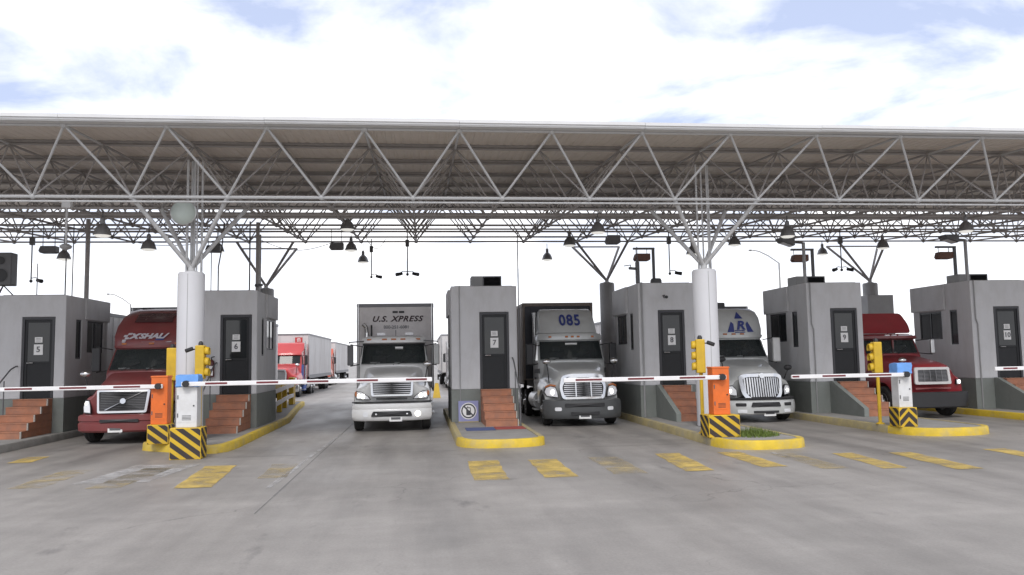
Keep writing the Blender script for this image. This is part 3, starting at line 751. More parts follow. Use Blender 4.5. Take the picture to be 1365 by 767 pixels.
# ------------------------------------------------------------------ hanging lamps and cameras
lamp_proto = None
def lamp(x, y, z, label):
    global lamp_proto
    t = thing('hanging_lamp', label, 'lamp', (x, y, z), group='bell lamps under the canopy')
    if lamp_proto is None:
        a = MB().lathe([(.24, 0), (.236, .03), (.18, .2), (.11, .28), (.065, .32), (.065, .46), (.035, .5), (0, .5)], n=20).build('reflector', 'lampmetal', t, smooth=35)
        b = MB().lathe([(.22, -.006), (.16, -.045), (0, -.07)], n=20).build('lens', 'lamplens', t, smooth=60)
        b['x'] = 1; lamp_proto = (a.data, b.data)
        del b['x']
    else:
        put('reflector', lamp_proto[0], t); put('lens', lamp_proto[1], t)
    top = chord_z(y)
    L = max(.12, top-(z+.5))
    MB().cyl((0, 0, .5), (0, 0, .5+L), .016, n=6).build('rod', 'greycase', t, smooth=40)
LAMPS = [(-12.9, 31, 6.02, 'bell lamp hanging over the left edge, beside a drop camera'), (-8.67, 27, 5.82, 'bell lamp hanging between booths 5 and 6, left of the column'), (-8.75, 23.4, 5.72, 'large pale bell lamp nearest the camera above booth 5'),
    (-2.4, 27, 6.47, 'highest bell lamp of three above the lettered trailer'), (-2.7, 32, 6.45, 'middle bell lamp of three above the lettered trailer'), (-2.49, 35.6, 6.42, 'lowest bell lamp of three above the lettered trailer'),
    (5.6, 35.6, 6.5, 'bell lamp hanging low above the truck marked 085'), (5.58, 30, 6.35, 'bell lamp above and left of booth 8'), (5.57, 25, 6.05, 'front bell lamp high above the truck marked 085'),
    (12.04, 30, 6.35, 'bell lamp just right of the column before booth 8'), (11.6, 24.5, 5.85, 'front bell lamp above booth 9, over the floodlight'), (18.5, 35.6, 6.7, 'farthest bell lamp, low above booth 9'), (17.8, 29.5, 6.15, 'bell lamp above the gap between booths 9 and 10'),
    (17.7, 24.5, 6.02, 'front bell lamp above booth 10'), (-7.26, 30, 6.15, 'bell lamp seen behind the struts of the left white column'), (10.35, 30, 6.0, 'bell lamp seen behind the struts of the right white column')]
for l in LAMPS: lamp(*l)

def drop_cam(x, y, z, label, two=False):
    top = chord_z(y)
    t = thing('drop_camera', label, 'camera', (x, y, z), group='cameras on drop poles under the canopy')
    MB().cyl((0, 0, 0), (0, 0, top-z), .022, n=8).build('drop_pole', 'greycase', t, smooth=40)
    MB().box(-.07, .07, -.07, .07, top-z-.55, top-z-.3).build('junction_box', 'greycase', t, bevel=.01)
    for sg in ((-1, 1) if two else (1,)):
        MB().tube([(0, 0, .1), (sg*.15, -.02, .12), (sg*.26, -.05, .06)], .014).build('bracket', 'greycase', t, smooth=40)
        MB().cyl((sg*.2, 0, .03), (sg*.40, -.14, -.02), .055, .07, n=10).build('camera_head', 'black', t, smooth=40)
    MB().lathe([(0, -.06), (.05, -.03), (.05, .03), (0, .06)], n=10).build('end_ball', 'black', t, smooth=60)
drop_cam(-13.1, 29, 5.02, 'drop camera hanging over the left edge of booth 5'); drop_cam(-1.98, 33, 5.5, 'single drop camera hanging above the lettered trailer')
drop_cam(-.49, 30, 5.28, 'twin drop camera hanging in the sky left of booth 7', True); drop_cam(9.12, 29, 5.15, 'single drop camera hanging behind the right white column')
drop_cam(15.8, 29, 5.25, 'twin drop camera hanging right above booth 9', True)

def signal_box(x, y, z, w, h, label, m, hang=True, tilt=0, cat='signal box', name='lane_signal_box'):
    t = thing(name, label, cat, (x, y, z), group='boxes hung under the canopy')
    b = MB(); P = [(-w/2, h*.3), (-w/2+.06, h), (w/2, h), (w/2, h*.15), (w/2-.06, 0), (-w/2+.05, 0)]
    g = [[(px, yy, pz) for px, pz in P] for yy in (0, .3)]
    b.grid(g, closed_u=True, cap0=True, cap1=True); o = b.build('casing', m, t, bevel=.012); o.rotation_euler.x = tilt
    for k in range(3): MB().box(-w*.36+k*w*.28, -w*.22+k*w*.28, .301, .33, h*.3, h*.75).build('lens_hood', 'black', t)
    if hang:
        for sx in (-w*.35, w*.35): MB().cyl((sx, .15, h), (sx, .15, hang), .012, n=6).build('hanger', 'greycase', t, smooth=40)
    return t
signal_box(-11.76, 27, 5.72, .52, .22, 'dark box hung above the door of booth 5', 'greycase', chord_z(27)-5.72)
signal_box(-2.97, 29, 6.08, .5, .24, 'dark ribbed floodlight box left of the three bell lamps', 'greycase', chord_z(29)-6.08)
signal_box(-7.19, 29, 6.0, .5, .24, 'dark box behind the struts of the left white column', 'greycase', chord_z(29)-6.0)
signal_box(6.55, 27, 5.98, .5, .3, 'dark box hung above the roof of booth 8', 'greycase', chord_z(27)-5.98)

def l_post(x, y, z0, ztop, reach, box, label_p, label_b):
    t = thing('bracket_post', label_p, 'post', (x, y, z0), group='posts on the booth roofs')
    MB().box(-.045, .045, -.045, .045, 0, ztop-z0).build('post', 'greycase', t, bevel=.008)
    MB().box(-reach, .05, -.045, .045, ztop-z0+.001, ztop-z0+.07).build('arm', 'greycase', t, bevel=.008)
    w = box
    signal_box(x-reach+w/2+.02, y-.15, ztop-.40, w, .25, label_b, 'browncase', .40)
l_post(8.1, 27.6, 4.5, 5.85, .72, .56, 'dark L shaped post on the booth behind the right white column', 'brown signal box hung from an L post, leftmost of three')
l_post(13.65, 27.0, 4.6, 5.72, .78, .56, 'dark L shaped post on the booth left of the old red truck', 'brown signal box hung from an L post, middle of three')
l_post(19.0, 27.0, 4.6, 5.8, .72, .56, 'dark L shaped post on the rightmost booth roof', 'brown signal box hung from an L post, rightmost of three')
def flood_post(x, y, z0, ztop, label):
    t = thing('floodlight_post', label, 'floodlight', (x, y, z0), group='floodlight posts on the booth corners')
    MB().cyl((0, 0, 0), (0, 0, ztop-z0), .055, n=12).build('post', 'coolercase', t, smooth=40)
    MB().tube([(0, 0, ztop-z0-.02), (-.7, -.1, ztop-z0+.02)], .035).build('arm', 'greycase', t, smooth=40)
    h = MB(); h.add([(-.85, -.35, .02), (-.45, -.35, -.10), (-.45, .1, -.10), (-.85, .1, .02), (-.95, -.35, .16), (-.45, -.35, .16), (-.45, .1, .16), (-.95, .1, .16)],
        [(0,3,2,1),(4,5,6,7),(0,1,5,4),(1,2,6,5),(2,3,7,6),(3,0,4,7)])
    o = h.build('lamp_head', 'greycase', t, bevel=.012); o.location.z = ztop-z0-.04
    g = MB(); g.add([(-.83, -.3, .012), (-.47, -.3, -.108), (-.47, .05, -.108), (-.83, .05, .012)], [(0, 1, 2, 3)]); o2 = g.build('glass', 'headlens', t); o2.location.z = ztop-z0-.045
flood_post(12.7, 25.7, 4.4, 5.82, 'grey floodlight post on the booth left of the old red truck')
flood_post(18.5, 25.7, 4.45, 5.92, 'grey floodlight post on the rightmost booth')
t = thing('short_post', 'short dark post on the front corner of booth 8', 'post', (6.98, 25.62, 4.48)); MB().box(-.06, .06, -.06, .06, 0, .7).build('post', 'greycase', t, bevel=.01); MB().lathe([(.05, 0), (.05, .05), (.015, .09), (.015, .5)], c=(0, 0, .7), n=8).build('mast_tip', 'greycase', t, smooth=40)
t = thing('loudspeaker', 'big dark loudspeaker box on a stand at the left edge', 'loudspeaker', (-12.62, 26, 4.3))
MB().box(-.3, .3, 0, .4, .3, 1.3).build('cabinet', 'greycase', t, bevel=.03); MB().lathe([(.2, -.02), (.16, .03), (0, .04)], axis='y', c=(0, 0, .6), n=20).build('cone', 'black', t, smooth=40)
MB().lathe([(.12, -.02), (.09, .03), (0, .04)], axis='y', c=(0, 0, 1.05), n=20).build('cone', 'black', t, smooth=40)
for a in range(3):
    q = 2*PI*a/3+.4; MB().cyl((0, .2, .31), (.3*math.cos(q), .2+.3*math.sin(q), -.03), .02, n=6).build('stand_leg', 'black', t, smooth=40)
t = thing('round_dish', 'round pale green dish on the post above the left white column', 'dish', (-6.06, 21.45, 6.02))
MB().lathe([(0, -.10), (.12, -.095), (.22, -.06), (.29, 0), (.31, .03), (.30, .05), (0, .06)], axis='y', n=32).build('dome', 'dish', t, smooth=40)
MB().lathe([(.315, .028), (.33, .04), (.315, .06)], axis='y', n=32).build('rim', 'alu', t, smooth=40)
MB().cyl((0, .06, 0), (0, .38, 0), .03, n=8).build('bracket', 'steel', t, smooth=40)
t = thing('ceiling_camera', 'pale drop pole with a small box left of the dish', 'camera', (-9.2, 22.2, 5.25))
MB().cyl((0, 0, 0), (0, 0, 1.05), .03, n=8).build('pole', 'steel', t, smooth=40); MB().box(-.11, .11, -.08, .08, 1.0, 1.18).build('mount', 'fascia', t, bevel=.01); MB().lathe([(0, -.12), (.13, -.06), (.15, 0), (.08, .05), (0, .06)], n=14).build('camera_head', 'coolercase', t, smooth=50)

def sag(a, b, d, label):
    pts = [tuple(Vector(a).lerp(Vector(b), i/12)+Vector((0, 0, -d*math.sin(PI*i/12)))) for i in range(13)]
    tag(MB().tube(pts, .012, n=5).build('sagging_cable', 'black', None, smooth=40), label, 'cable')
sag((-6.3, 33, 7.0), (-3.0, 29, 6.35), .35, 'black cable sagging from the left column to the ribbed floodlight')
sag((-2.2, 32.8, 7.1), (-1.4, 33.2, 7.1), .45, 'short black cable loop beside the single drop camera')
sag((-13.2, 25, 6.5), (-10.8, 26, 6.6), .25, 'black cable sagging between the leftmost lamps')
sag((-11.5, 31, 6.9), (-8.0, 33, 7.0), .3, 'black cable sagging behind the thick dark pipe')

# ------------------------------------------------------------------ barriers
def hazard_base(t, w, d, h, chevron=False):
    MB().box(-w/2, w/2, -d/2, d/2, 0, h).build('base', 'yellow', t, bevel=.012)
    # diagonal stripes as thin plates on the front and side faces
    def clip(poly, W, H):
        def half(P, f):
            o = []
            for i in range(len(P)):
                a, b = P[i-1], P[i]; fa, fb = f(a), f(b)
                if fa*fb < 0: s = fa/(fa-fb); o.append((a[0]+(b[0]-a[0])*s, a[1]+(b[1]-a[1])*s))
                if fb >= 0: o.append(b)
            return o
        for f in (lambda p: p[0], lambda p: W-p[0], lambda p: p[1], lambda p: H-p[1]):
            poly = half(poly, f)
            if len(poly) < 3: return None
        return poly
    sp = .24; sw = .11; e = .014
    for face, W in (('f', w), ('r', d), ('l', d)):
        k = -8
        while k < 12:
            if chevron and face == 'f':
                base = k*sp
                polys = [[(0, base), (0, base+sw*1.3), (W/2, base+sw*1.3+W/2), (W/2, base+W/2)], [(W/2, base+W/2), (W/2, base+sw*1.3+W/2), (W, base+sw*1.3), (W, base)]]
            else:
                z0 = k*sp; polys = [[(0, z0+W*.75), (0, z0+W*.75+sw*1.2), (W, z0+sw*1.2), (W, z0)]]
            for pl in polys:
                c = clip(pl, W-2*e, h-2*e)
                if not c: continue
                m = MB(); n = len(c)
                if face == 'f': F = [(-w/2+e+x, -d/2-.0035, e+z) for x, z in c]; G_ = [(p[0], p[1]+.003, p[2]) for p in F]
                elif face == 'r': F = [(w/2+.0035, -d/2+e+x, e+z) for x, z in c]; G_ = [(p[0]-.003, p[1], p[2]) for p in F]
                else: F = [(-w/2-.0035, d/2-e-x, e+z) for x, z in c]; G_ = [(p[0]+.003, p[1], p[2]) for p in F]
                m.add(F+G_, [tuple(range(n)), tuple(range(2*n-1, n-1, -1))]+[(i, n+i, n+(i+1) % n, (i+1) % n) for i in range(n)])
                m.build('hazard_stripe', 'stripe_black', t)
            k += 1
def barrier(X, Y, Z, m, bw, bd, bh, cw, cd, ch, dirn, L, za, label, wrap=False, chevron=False, rz=0, cabinet=True, cap=False, tilt=0, y_arm=None, stripe=.62, gap=.62):
    t = thing('boom_barrier', label, 'barrier', (X, Y, Z), rz)
    if bh: hazard_base(t, bw, bd, bh, chevron)
    MB().box(-cw/2, cw/2, -cd/2, cd/2, bh+.001, bh+ch).build('cabinet', m, t, bevel=.015)
    MB().box(-cw/2-.012, cw/2+.012, -cd/2-.012, cd/2+.012, bh+ch-.03, bh+ch+.012).build('lid', m, t, bevel=.01) if not wrap else None
    MB().box(-cw/2+.04, cw/2-.04, -cd/2-.004, -cd/2+.002, bh+.12, bh+ch-.42).build('door_panel', m, t, bevel=.003)
    MB().lathe([(.018, 0), (.018, -.012), (0, -.014)], axis='y', c=(cw/2-.07, -cd/2-.004, bh+ch*.42), n=10).build('lock', 'black', t, smooth=40)
    for q in (.2, .55): MB().box(-cw/2+.022, -cw/2+.045, -cd/2-.012, -cd/2+.001, bh+ch*q, bh+ch*q+.09).build('hinge', 'greycase', t)
    for q in range(4): MB().box(-cw*.22, cw*.22, -cd/2-.0065, -cd/2-.0035, bh+.17+q*.03, bh+.182+q*.03).build('vent_slot', 'black', t)
    if wrap:
        wm = MB(); n = 24; rows = []
        for k, (zz, e) in enumerate(((-.25, .008), (-.235, .022), (-.15, .012), (-.06, .02), (.012, .012), (.02, -.02))):
            row = []
            for i in range(n):
                q = 2*PI*i/n; cx_, cy_ = math.cos(q), math.sin(q)
                mxx = max(abs(cx_), abs(cy_)); ex = (cw/2+e+.005*math.sin(5*q+k*1.7))*cx_/mxx; ey = (cd/2+e+.005*math.cos(4*q+k))*cy_/mxx
                row.append((ex, ey, bh+ch+zz+.012*math.sin(3*q+k)))
            rows.append(row)
        wm.grid(rows, closed_u=True, cap1=True); wm.build('blue_wrap', 'bluecloth', t, smooth=30)
    ya = -cd/2-.07 if y_arm is None else y_arm; z = za-Z
    MB().cyl((0, -cd/2+.02, z), (0, -cd/2-.14, z), .075, n=16).build('hub', 'black', t, smooth=40)
    s = 1 if dirn > 0 else -1
    ar = MB().box(min(-s*.10, s*L), max(-s*.10, s*L), ya-.03, ya+.03, z-.055, z+.045).build('arm', 'armwhite', t, bevel=.012)
    ar.rotation_euler.y = tilt
    x = .42
    while x < L-.1:
        e = min(x+stripe, L-.02); p = sorted((s*x, s*e))
        MB().box(p[0], p[1], ya-.0335, ya-.0295, z-.022, z+.022).build('red_stripe', 'armred', ar); x += stripe+gap
    return t
barrier(-6.38, 21.05, .2, 'orange', .50, .48, .47, .39, .34, 1.17, -1, 4.3, 1.6, 'orange boom barrier cabinet left of the white column, arm to the left')
barrier(-5.26, 19.35, 0, 'cabinet', .68, .5, .70, .45, .36, 1.16, 1, 5.5, 1.68, 'white boom barrier cabinet with blue wrap before the left white column', wrap=True, stripe=.48, gap=.64)
barrier(7.06, 18.95, .19, 'orange', .76, .6, .52, .41, .36, 1.12, -1, 3.8, 1.6, 'orange boom barrier cabinet in front of booth 8, arm to the left')
barrier(12.42, 20.1, .19, 'cabinet', .50, .46, .50, .37, .33, 1.12, -1, 3.1, 1.54, 'white boom barrier cabinet with blue cap in front of booth 9', wrap=True, chevron=True)
barrier(19.0, 20.2, .19, 'orange', .6, .5, .5, .44, .36, 1.1, -1, 4.05, 1.64, 'boom barrier whose arm tip enters at the right edge by booth 10', stripe=.4, gap=.35)

# ------------------------------------------------------------------ traffic lights
def traffic_light(X, Y, Z, zc, face, label, pole=True, camera=0, rz=0):
    """face: -1 lenses look left, +1 look right"""
    t = thing('traffic_light', label, 'traffic light', (X, Y, Z), R(rz), group='yellow traffic lights by the barriers')
    h = .84; b = zc-Z-h/2
    if pole: MB().cyl((0, 0, 0), (0, 0, b+.02), .045, n=12).build('pole', 'yellow', t, smooth=40); MB().lathe([(.11, 0), (.11, .02), (.05, .05)], n=12).build('foot_flange', 'yellow', t, smooth=40)
    MB().box(-.11, .11, -.13, .13, b, b+h).build('housing', 'yellow', t, bevel=.025)
    MB().lathe([(.06, 0), (.06, .06), (.03, .1), (0, .1)], c=(0, 0, b+h), n=12).build('top_cap', 'black', t, smooth=40)
    for k, col in enumerate(('red', 'amber', 'green')):
        z = b+h-.15-k*.265
        m = MB(); n = 12; rows = []
        for xx, sc in ((.111, 1), (.215, .98)):
            rows.append([(face*xx, .115*sc*math.cos(PI*1.25-PI*1.5*i/n+PI*0), z+.115*sc*math.sin(PI*1.25-PI*1.5*i/n)-(xx-.13)*.15) for i in range(n+1)])
        m.grid(rows); v = m.build('visor', 'yellow', t, smooth=60)
        sm = v.modifiers.new('solid', 'SOLIDIFY'); sm.thickness = .008
        MB().lathe([(.105, 0), (.07, face*.03), (0, face*.04)], axis='x', c=(face*.111, 0, z), n=16).build('lens', LENS[k], t, smooth=60)
    if camera:
        MB().tube([(camera*.1, -.05, b+h-.1), (camera*.2, -.08, b+h-.1)], .015).build('camera_bracket', 'black', t, smooth=40)
        MB().cyl((camera*.18, -.06, b+h-.08), (camera*.32, -.16, b+h-.14), .05, n=10).build('camera', 'black', t, smooth=40)
    return t
LENS = [mat('red lens', (.18, .015, .015), .2, var=0), mat('amber lens dark', (.22, .10, .01), .2, var=0), mat('green lens', (.015, .12, .07), .2, var=0)]
traffic_light(-6.4, 21.95, .2, 2.13, -1, 'yellow traffic light above the orange cabinet left of the column', rz=-80)
traffic_light(-5.5, 21.2, .2, 2.17, 1, 'yellow traffic light above the blue wrapped cabinet right of the column', camera=-1)
traffic_light(6.92, 19.75, .2, 2.1, -1, 'yellow traffic light on a pole beside the orange cabinet near the weeds', camera=1, rz=-14)
traffic_light(12.25, 20.9, .2, 1.98, -1, 'yellow traffic light on a pole beside the white cabinet with blue cap', rz=-10)

# ------------------------------------------------------------------ trucks
def wheel_meshes():
    r, w = .51, .28
    ty = MB().lathe([(.30, -w/2+.02), (.40, -w/2), (.47, -w/2+.01), (.50, -w/2+.05), (r, -w/2+.07), (r, -.05), (r-.012, -.045), (r-.012, -.035), (r, -.03), (r, .03), (r-.012, .035), (r-.012, .045), (r, .05), (r, w/2-.07), (.50, w/2-.05), (.47, w/2-.01), (.40, w/2), (.30, w/2-.02)], axis='x', n=32).mesh('tyre', 40)
    ty.materials.append(M['rubber'])
    rm = MB().lathe([(.305, -.12), (.305, .10), (.28, .125), (.27, .09), (.22, .06), (.17, .10), (.12, .13), (.09, .20), (0, .21)], axis='x', n=24)
    for i in range(10):
        q = 2*PI*i/10; rm.cyl((.095, .155*math.cos(q), .155*math.sin(q)), (.14, .155*math.cos(q), .155*math.sin(q)), .016, n=6)
    rm = rm.mesh('rim', 40); rm.materials.append(M['alu'])
    return ty, rm
TYRE, RIM = wheel_meshes()
def wheel(par, x, y, name='wheel', s=1., dual=False):
    w = put(name, TYRE, par, (x, y, .505*s)); w.scale = (s,)*3
    if x < 0: w.rotation_euler.z = PI
    r = put('rim', RIM, w)
    if dual: put('inner_tyre', TYRE, w, (-.31, 0, 0))
    return w
class Cab:
    """body lofted through horizontal outlines; levels: (z, front y, half width, corner sweep, back y)"""
    def __init__(s, lev): s.lev = lev
    def at(s, z):
        L = s.lev
        if z <= L[0][0]: return L[0][1:]
        for a, b in zip(L[:-1], L[1:]):
            if a[0] <= z <= b[0]:
                t = (z-a[0])/max(1e-6, b[0]-a[0]); return tuple(p+(q-p)*t for p, q in zip(a[1:], b[1:]))
        return L[-1][1:]
    def outline(s, l):
        z, yf, w, c, yb = l; n = 18; o = []
        for i in range(n+1):
            t = -1+2*i/n; u = math.copysign(abs(t)**.85, t)
            o.append((w*u, yf+c*abs(u)**3.2, z))
        r = min(.12, w*.3)
        return o+[(w, yb-r, z), (w-.3*r, yb-.3*r, z), (w-r, yb, z), (-w+r, yb, z), (-w+.3*r, yb-.3*r, z), (-w, yb-r, z)]
    def mesh(s): return MB().grid([s.outline(l) for l in s.lev], closed_u=True, cap0=True, cap1=True)
    def front(s, x, z):
        yf, w, c, yb = s.at(z); return yf+c*min(1, abs(x)/w)**3.2
    def band(s, s0, s1, z0, z1, off, nz=5, nx=14, thick=.02, r=0):
        """curved pane lying on the front between two fractions of the half width"""
        g0, g1 = [], []
        for k in range(nz+1):
            z = z0+(z1-z0)*k/nz; yf, w, c, yb = s.at(z); a, b = [], []
            for i in range(nx+1):
                t = s0+(s1-s0)*i/nx; u = t; y = yf+c*abs(u)**3.2
                a.append((w*u*(1+off*.3), y-off, z+off*.35)); b.append((w*u, y-off+thick, z))
            g0.append(a); g1.append(b)
        m = MB(); m.grid(g0); m.grid([list(reversed(r_)) for r_ in g1])
        per0 = g0[0]+[r_[-1] for r_ in g0[1:]]+list(reversed(g0[-1]))[1:]+[r_[0] for r_ in reversed(g0[1:-1])]
        per1 = g1[0]+[r_[-1] for r_ in g1[1:]]+list(reversed(g1[-1]))[1:]+[r_[0] for r_ in reversed(g1[1:-1])]
        m.grid([per0, per1], closed_u=True); return m
    def side(s, sg, poly, off, thick=.02):
        m = MB(); n = len(poly)
        vs = [(sg*(s.at(z)[1]+off), y, z) for y, z in poly]+[(sg*(s.at(z)[1]+off-thick), y, z) for y, z in poly]
        m.add(vs, [tuple(range(n)), tuple(range(2*n-1, n-1, -1))]+[(i, n+i, n+(i+1) % n, (i+1) % n) for i in range(n)]); return m
def interior(t, cab_obj, C, s, z0, z1, depth=.95, driver=1):
    """hollow the cab behind the windscreen and furnish it"""
    cut(cab_obj, C.band(-s, s, z0, z1, .06, nz=4, thick=depth), 45, 'interior')
    yb = C.front(0, z0)+depth; y0 = C.front(0, z0)
    for x in (-.48, .48):
        m = MB().box(x-.25, x+.25, yb-.5, yb-.36, z0-.0, z0+.30)
        st = m.build('seat', 'seatcloth', t, bevel=.05, seg=3); MB().box(x-.13, x+.13, yb-.47, yb-.38, z0+.31, z0+.47).build('headrest', 'seatcloth', st, bevel=.03)
    MB().box(-.85, .85, y0+.22, y0+.42, z0-.01, z0+.035).build('dashboard', 'interior', t, bevel=.012)
    g = []
    for i in range(21):
        a = 2*PI*i/20; g.append((.48+.22*math.cos(a), y0+.52+.10*math.sin(a), z0+.03+.17*math.sin(a)))
    MB().tube(g, .016, n=6).build('steering_wheel', 'black', t, smooth=50)
    MB().box(-.75, -.45, y0+.2, y0+.3, z0+.036, z0+.075).build('dash_papers', 'paper', t)
    MB().box(.02, .2, y0+.24, y0+.3, z0+.036, z0+.06).build('dash_papers', 'paper', t)
class Hood:
    def __init__(s, hw, zb, zn, zc, L, gw, cw, fz, sweep=.42, rake=.16, y0=.14, fzc=None):
        s.hw, s.zb, s.zn, s.zc, s.L, s.gw, s.cw, s.fz, s.sweep, s.rake, s.y0 = hw, zb, zn, zc, L, gw, cw, fz, sweep, rake, y0
        s.fzc = fzc or fz+.12
    def front(s, x, z): return s.y0+s.sweep*min(1.05, abs(x)/s.hw)**2.6+s.rake*max(0, z-s.zb)
    def mesh(s):
        st = []
        for t in (0, .04, .16, .4, .7, 1.0):
            zt = s.zn+(s.zc-s.zn)*(t**.85); tw = s.gw+(s.cw-s.gw)*t; fz = s.fz+(s.fzc-s.fz)*t
            hw = s.hw*(.965 if t == 0 else (.985 if t < .1 else 1)) ; cr_n = .05
            if t == 0: zt -= .07; tw -= .03; fz -= .05
            elif t < .1: zt -= .02
            half = [(0, zt+cr_n), (tw*.55, zt+cr_n*.75), (tw*.9, zt+.0), (tw+.05, zt-.10), (tw+(hw-tw)*.38, fz+(zt-fz)*.28), (tw+(hw-tw)*.72, fz+.03), (hw-.05, fz-.06), (hw, fz-.2), (hw, s.zb)]
            row = []
            full = [(-x, z) for x, z in reversed(half[1:])]+half
            for x, z in full:
                yfront = s.front(x, z); y = yfront+(s.L-yfront)*t
                row.append((x, y, z))
            st.append(row)
        g = refine_grid(st, 3, 3)
        m = MB(); nu = len(g[0])
        m.grid(g, closed_u=True, cap0=True, cap1=True); return m
def bumper_mesh(hw, z0, z1, sweep, yb, prof=None, y0=0, n=20):
    """plan curve swept with a vertical profile given as (inset, fraction of height)"""
    prof = prof or [(.05, 0), (.015, .06), (0, .3), (0, .7), (.02, .94), (.07, 1), (.16, 1), (.16, 0)]
    plan = []
    for i in range(n+1):
        t = -1+2*i/n; u = math.copysign(abs(t)**.8, t); plan.append((hw*u, y0+sweep*abs(u)**3.4))
    plan = [(-hw, yb)]+plan+[(hw, yb)]
    rows = []
    for i, (x, y) in enumerate(plan):
        a = Vector(plan[max(0, i-1)]); b = Vector(plan[min(len(plan)-1, i+1)]); d = (b-a).normalized(); nrm = Vector((-d.y, d.x))
        rows.append([(x+nrm.x*q, y+nrm.y*q, z0+(z1-z0)*h) for q, h in prof])
    return MB().grid(rows, closed_u=True, cap0=True, cap1=True)
def box_poly(x0, x1, z0, z1, r=.03, tx=0): return rpoly([(x0, z0), (x1, z0), (x1-tx, z1), (x0+tx, z1)], r)
def mirror(t, sg, y, z, x0, reach, m, h=.62, w=.24, zarm=None):
    r = MB().box(sg*(x0+reach)-w/2, sg*(x0+reach)+w/2, y-.02, y+.12, z-h/2, z+h/2).build('mirror', m, t, bevel=.035, seg=3)
    MB().box(sg*(x0+reach)-w/2+.03, sg*(x0+reach)+w/2-.03, y+.1205, y+.124, z-h/2+.04, z+h/2-.04).build('mirror_glass', 'chrome', r)
    MB().tube([(sg*(x0-.05), y+.25, z+h*.42), (sg*(x0+reach), y+.05, z+h*.5+.02)], .016).build('mirror_arm', 'black', r, smooth=40)
    MB().tube([(sg*(x0-.05), y+.25, z-h*.42), (sg*(x0+reach), y+.05, z-h*.5-.02)], .016).build('mirror_arm', 'black', r, smooth=40)
def fender_mirror(t, x, y, z, h, m='chrome'):
    MB().tube([(x, y, z), (x*1.03, y-.08, z+h*.5), (x*1.08, y-.1, z+h)], .018).build('fender_mirror_stalk', 'black', t, smooth=40)
    o = MB().lathe([(0, -.09), (.06, -.085), (.11, -.04), (.12, 0), (.08, .01), (0, .012)], axis='y', n=16).build('fender_mirror', m, t, smooth=50); o.location = (x*1.08, y-.1, z+h+.05); o.scale = (1.15, 1, .75)
def plate_no(t, x, y, z, s): 
    p = MB().box(x-.19, x+.19, y-.012, y, z-.09, z+.09).build('licence_plate', 'paper', t, bevel=.006); MB().box(x-.14, x+.14, y-.0145, y-.011, z-.035, z+.035).build('plate_print', 'greycase', p)
def running_gear(t, fy, ry, frame_end, hw=1.0, track=1.03, tanks=True, tank_y=(3.1, 4.3), m_tank='alu'):
    for sg in (-1, 1):
        wheel(t, sg*track, fy)
        for y in ry: wheel(t, sg*track*.99, y, dual=True)
    f = MB()
    for sg in (-1, 1): f.box(sg*.42-.04, sg*.42+.04, .5, frame_end, .72, .98)
    for y in [fy]+list(ry): f.cyl((-track+.1, y, .5), (track-.1, y, .5), .07, n=8)
    f.box(-.4, .4, .5, 1.7, .45, .9)
    f.build('chassis_frame', 'chassis', t)
    MB().lathe([(.55, 0), (.55, .06), (.2, .09), (0, .09)], c=(0, sum(ry)/2, 1.0), n=20).build('fifth_wheel', 'chassis', t, smooth=40)
    if tanks:
        for sg in (-1, 1):
            MB().cyl((sg*.98, tank_y[0], .72), (sg*.98, tank_y[1], .72), .30, n=20).build('fuel_tank', m_tank, t, smooth=40)
            st = MB()
            for z in (.42, .72): st.box(sg*1.2-.1, sg*1.2+.1, 2.0, 2.65, z, z+.04)
            st.build('cab_step', 'alu', t)
def marker_lamps(t, cab, z, xs, m='amber'):
    for x in xs:
        y = cab.front(x, z); MB().box(x-.07, x+.07, y-.035, y+.03, z-.025, z+.03).build('marker_lamp', m, t, bevel=.01)
def wipers(t, cab, z0, z1, xs):
    for x, dx in xs:
        MB().tube([(x, cab.front(x, z0)-.03, z0), (x+dx, cab.front(x+dx, z1)-.035, z1)], .012, n=5).build('wiper', 'black', t, smooth=40)
def headlight(t, hood, poly, label_m='headlens', lit=None, amber=None):
    for sg in (-1, 1):
        P = [(sg*x, z) for x, z in poly]
        h = plate(MB(), P, hood.front, .016, .09).build('headlight', 'black', t, smooth=30)
        cx = sum(p[0] for p in P)/len(P); cz = sum(p[1] for p in P)/len(P)
        inn = [(cx+(x-cx)*.86, cz+(z-cz)*.84) for x, z in P]
        plate(MB(), inn, hood.front, .024, .02).build('lens', 'headlens', h, smooth=30)
        if lit: 
            for lx, lz, rr in lit: 
                if lx*sg > 0 or True:
                    x = sg*lx; y = hood.front(x, lz); MB().lathe([(rr, 0), (rr*.7, -.02), (0, -.028)], axis='y', c=(x, y-.02, lz), n=16).build('lamp', 'headlit', h, smooth=60)
        if amber:
            a = [(sg*x, z) for x, z in amber]; plate(MB(), a, hood.front, .032, .02).build('turn_lamp', 'amber', h, smooth=30)
def door_lines(t, cab, y0, y1, z0, z1, m):
    for sg in (-1, 1):
        for (a, b, c, d) in ((y0, y0+.018, z0, z1), (y1, y1+.018, z0, z1), (y0, y1, z0, z0+.018)):
            cab.side(sg, [(a, c), (b, c), (b, d), (a, d)], .004, .006).build('door_gap', 'black', t)
        cab.side(sg, [(y1-.28, z0+.42), (y1-.1, z0+.42), (y1-.1, z0+.47), (y1-.28, z0+.47)], .03, .02).build('door_handle', 'black', t)

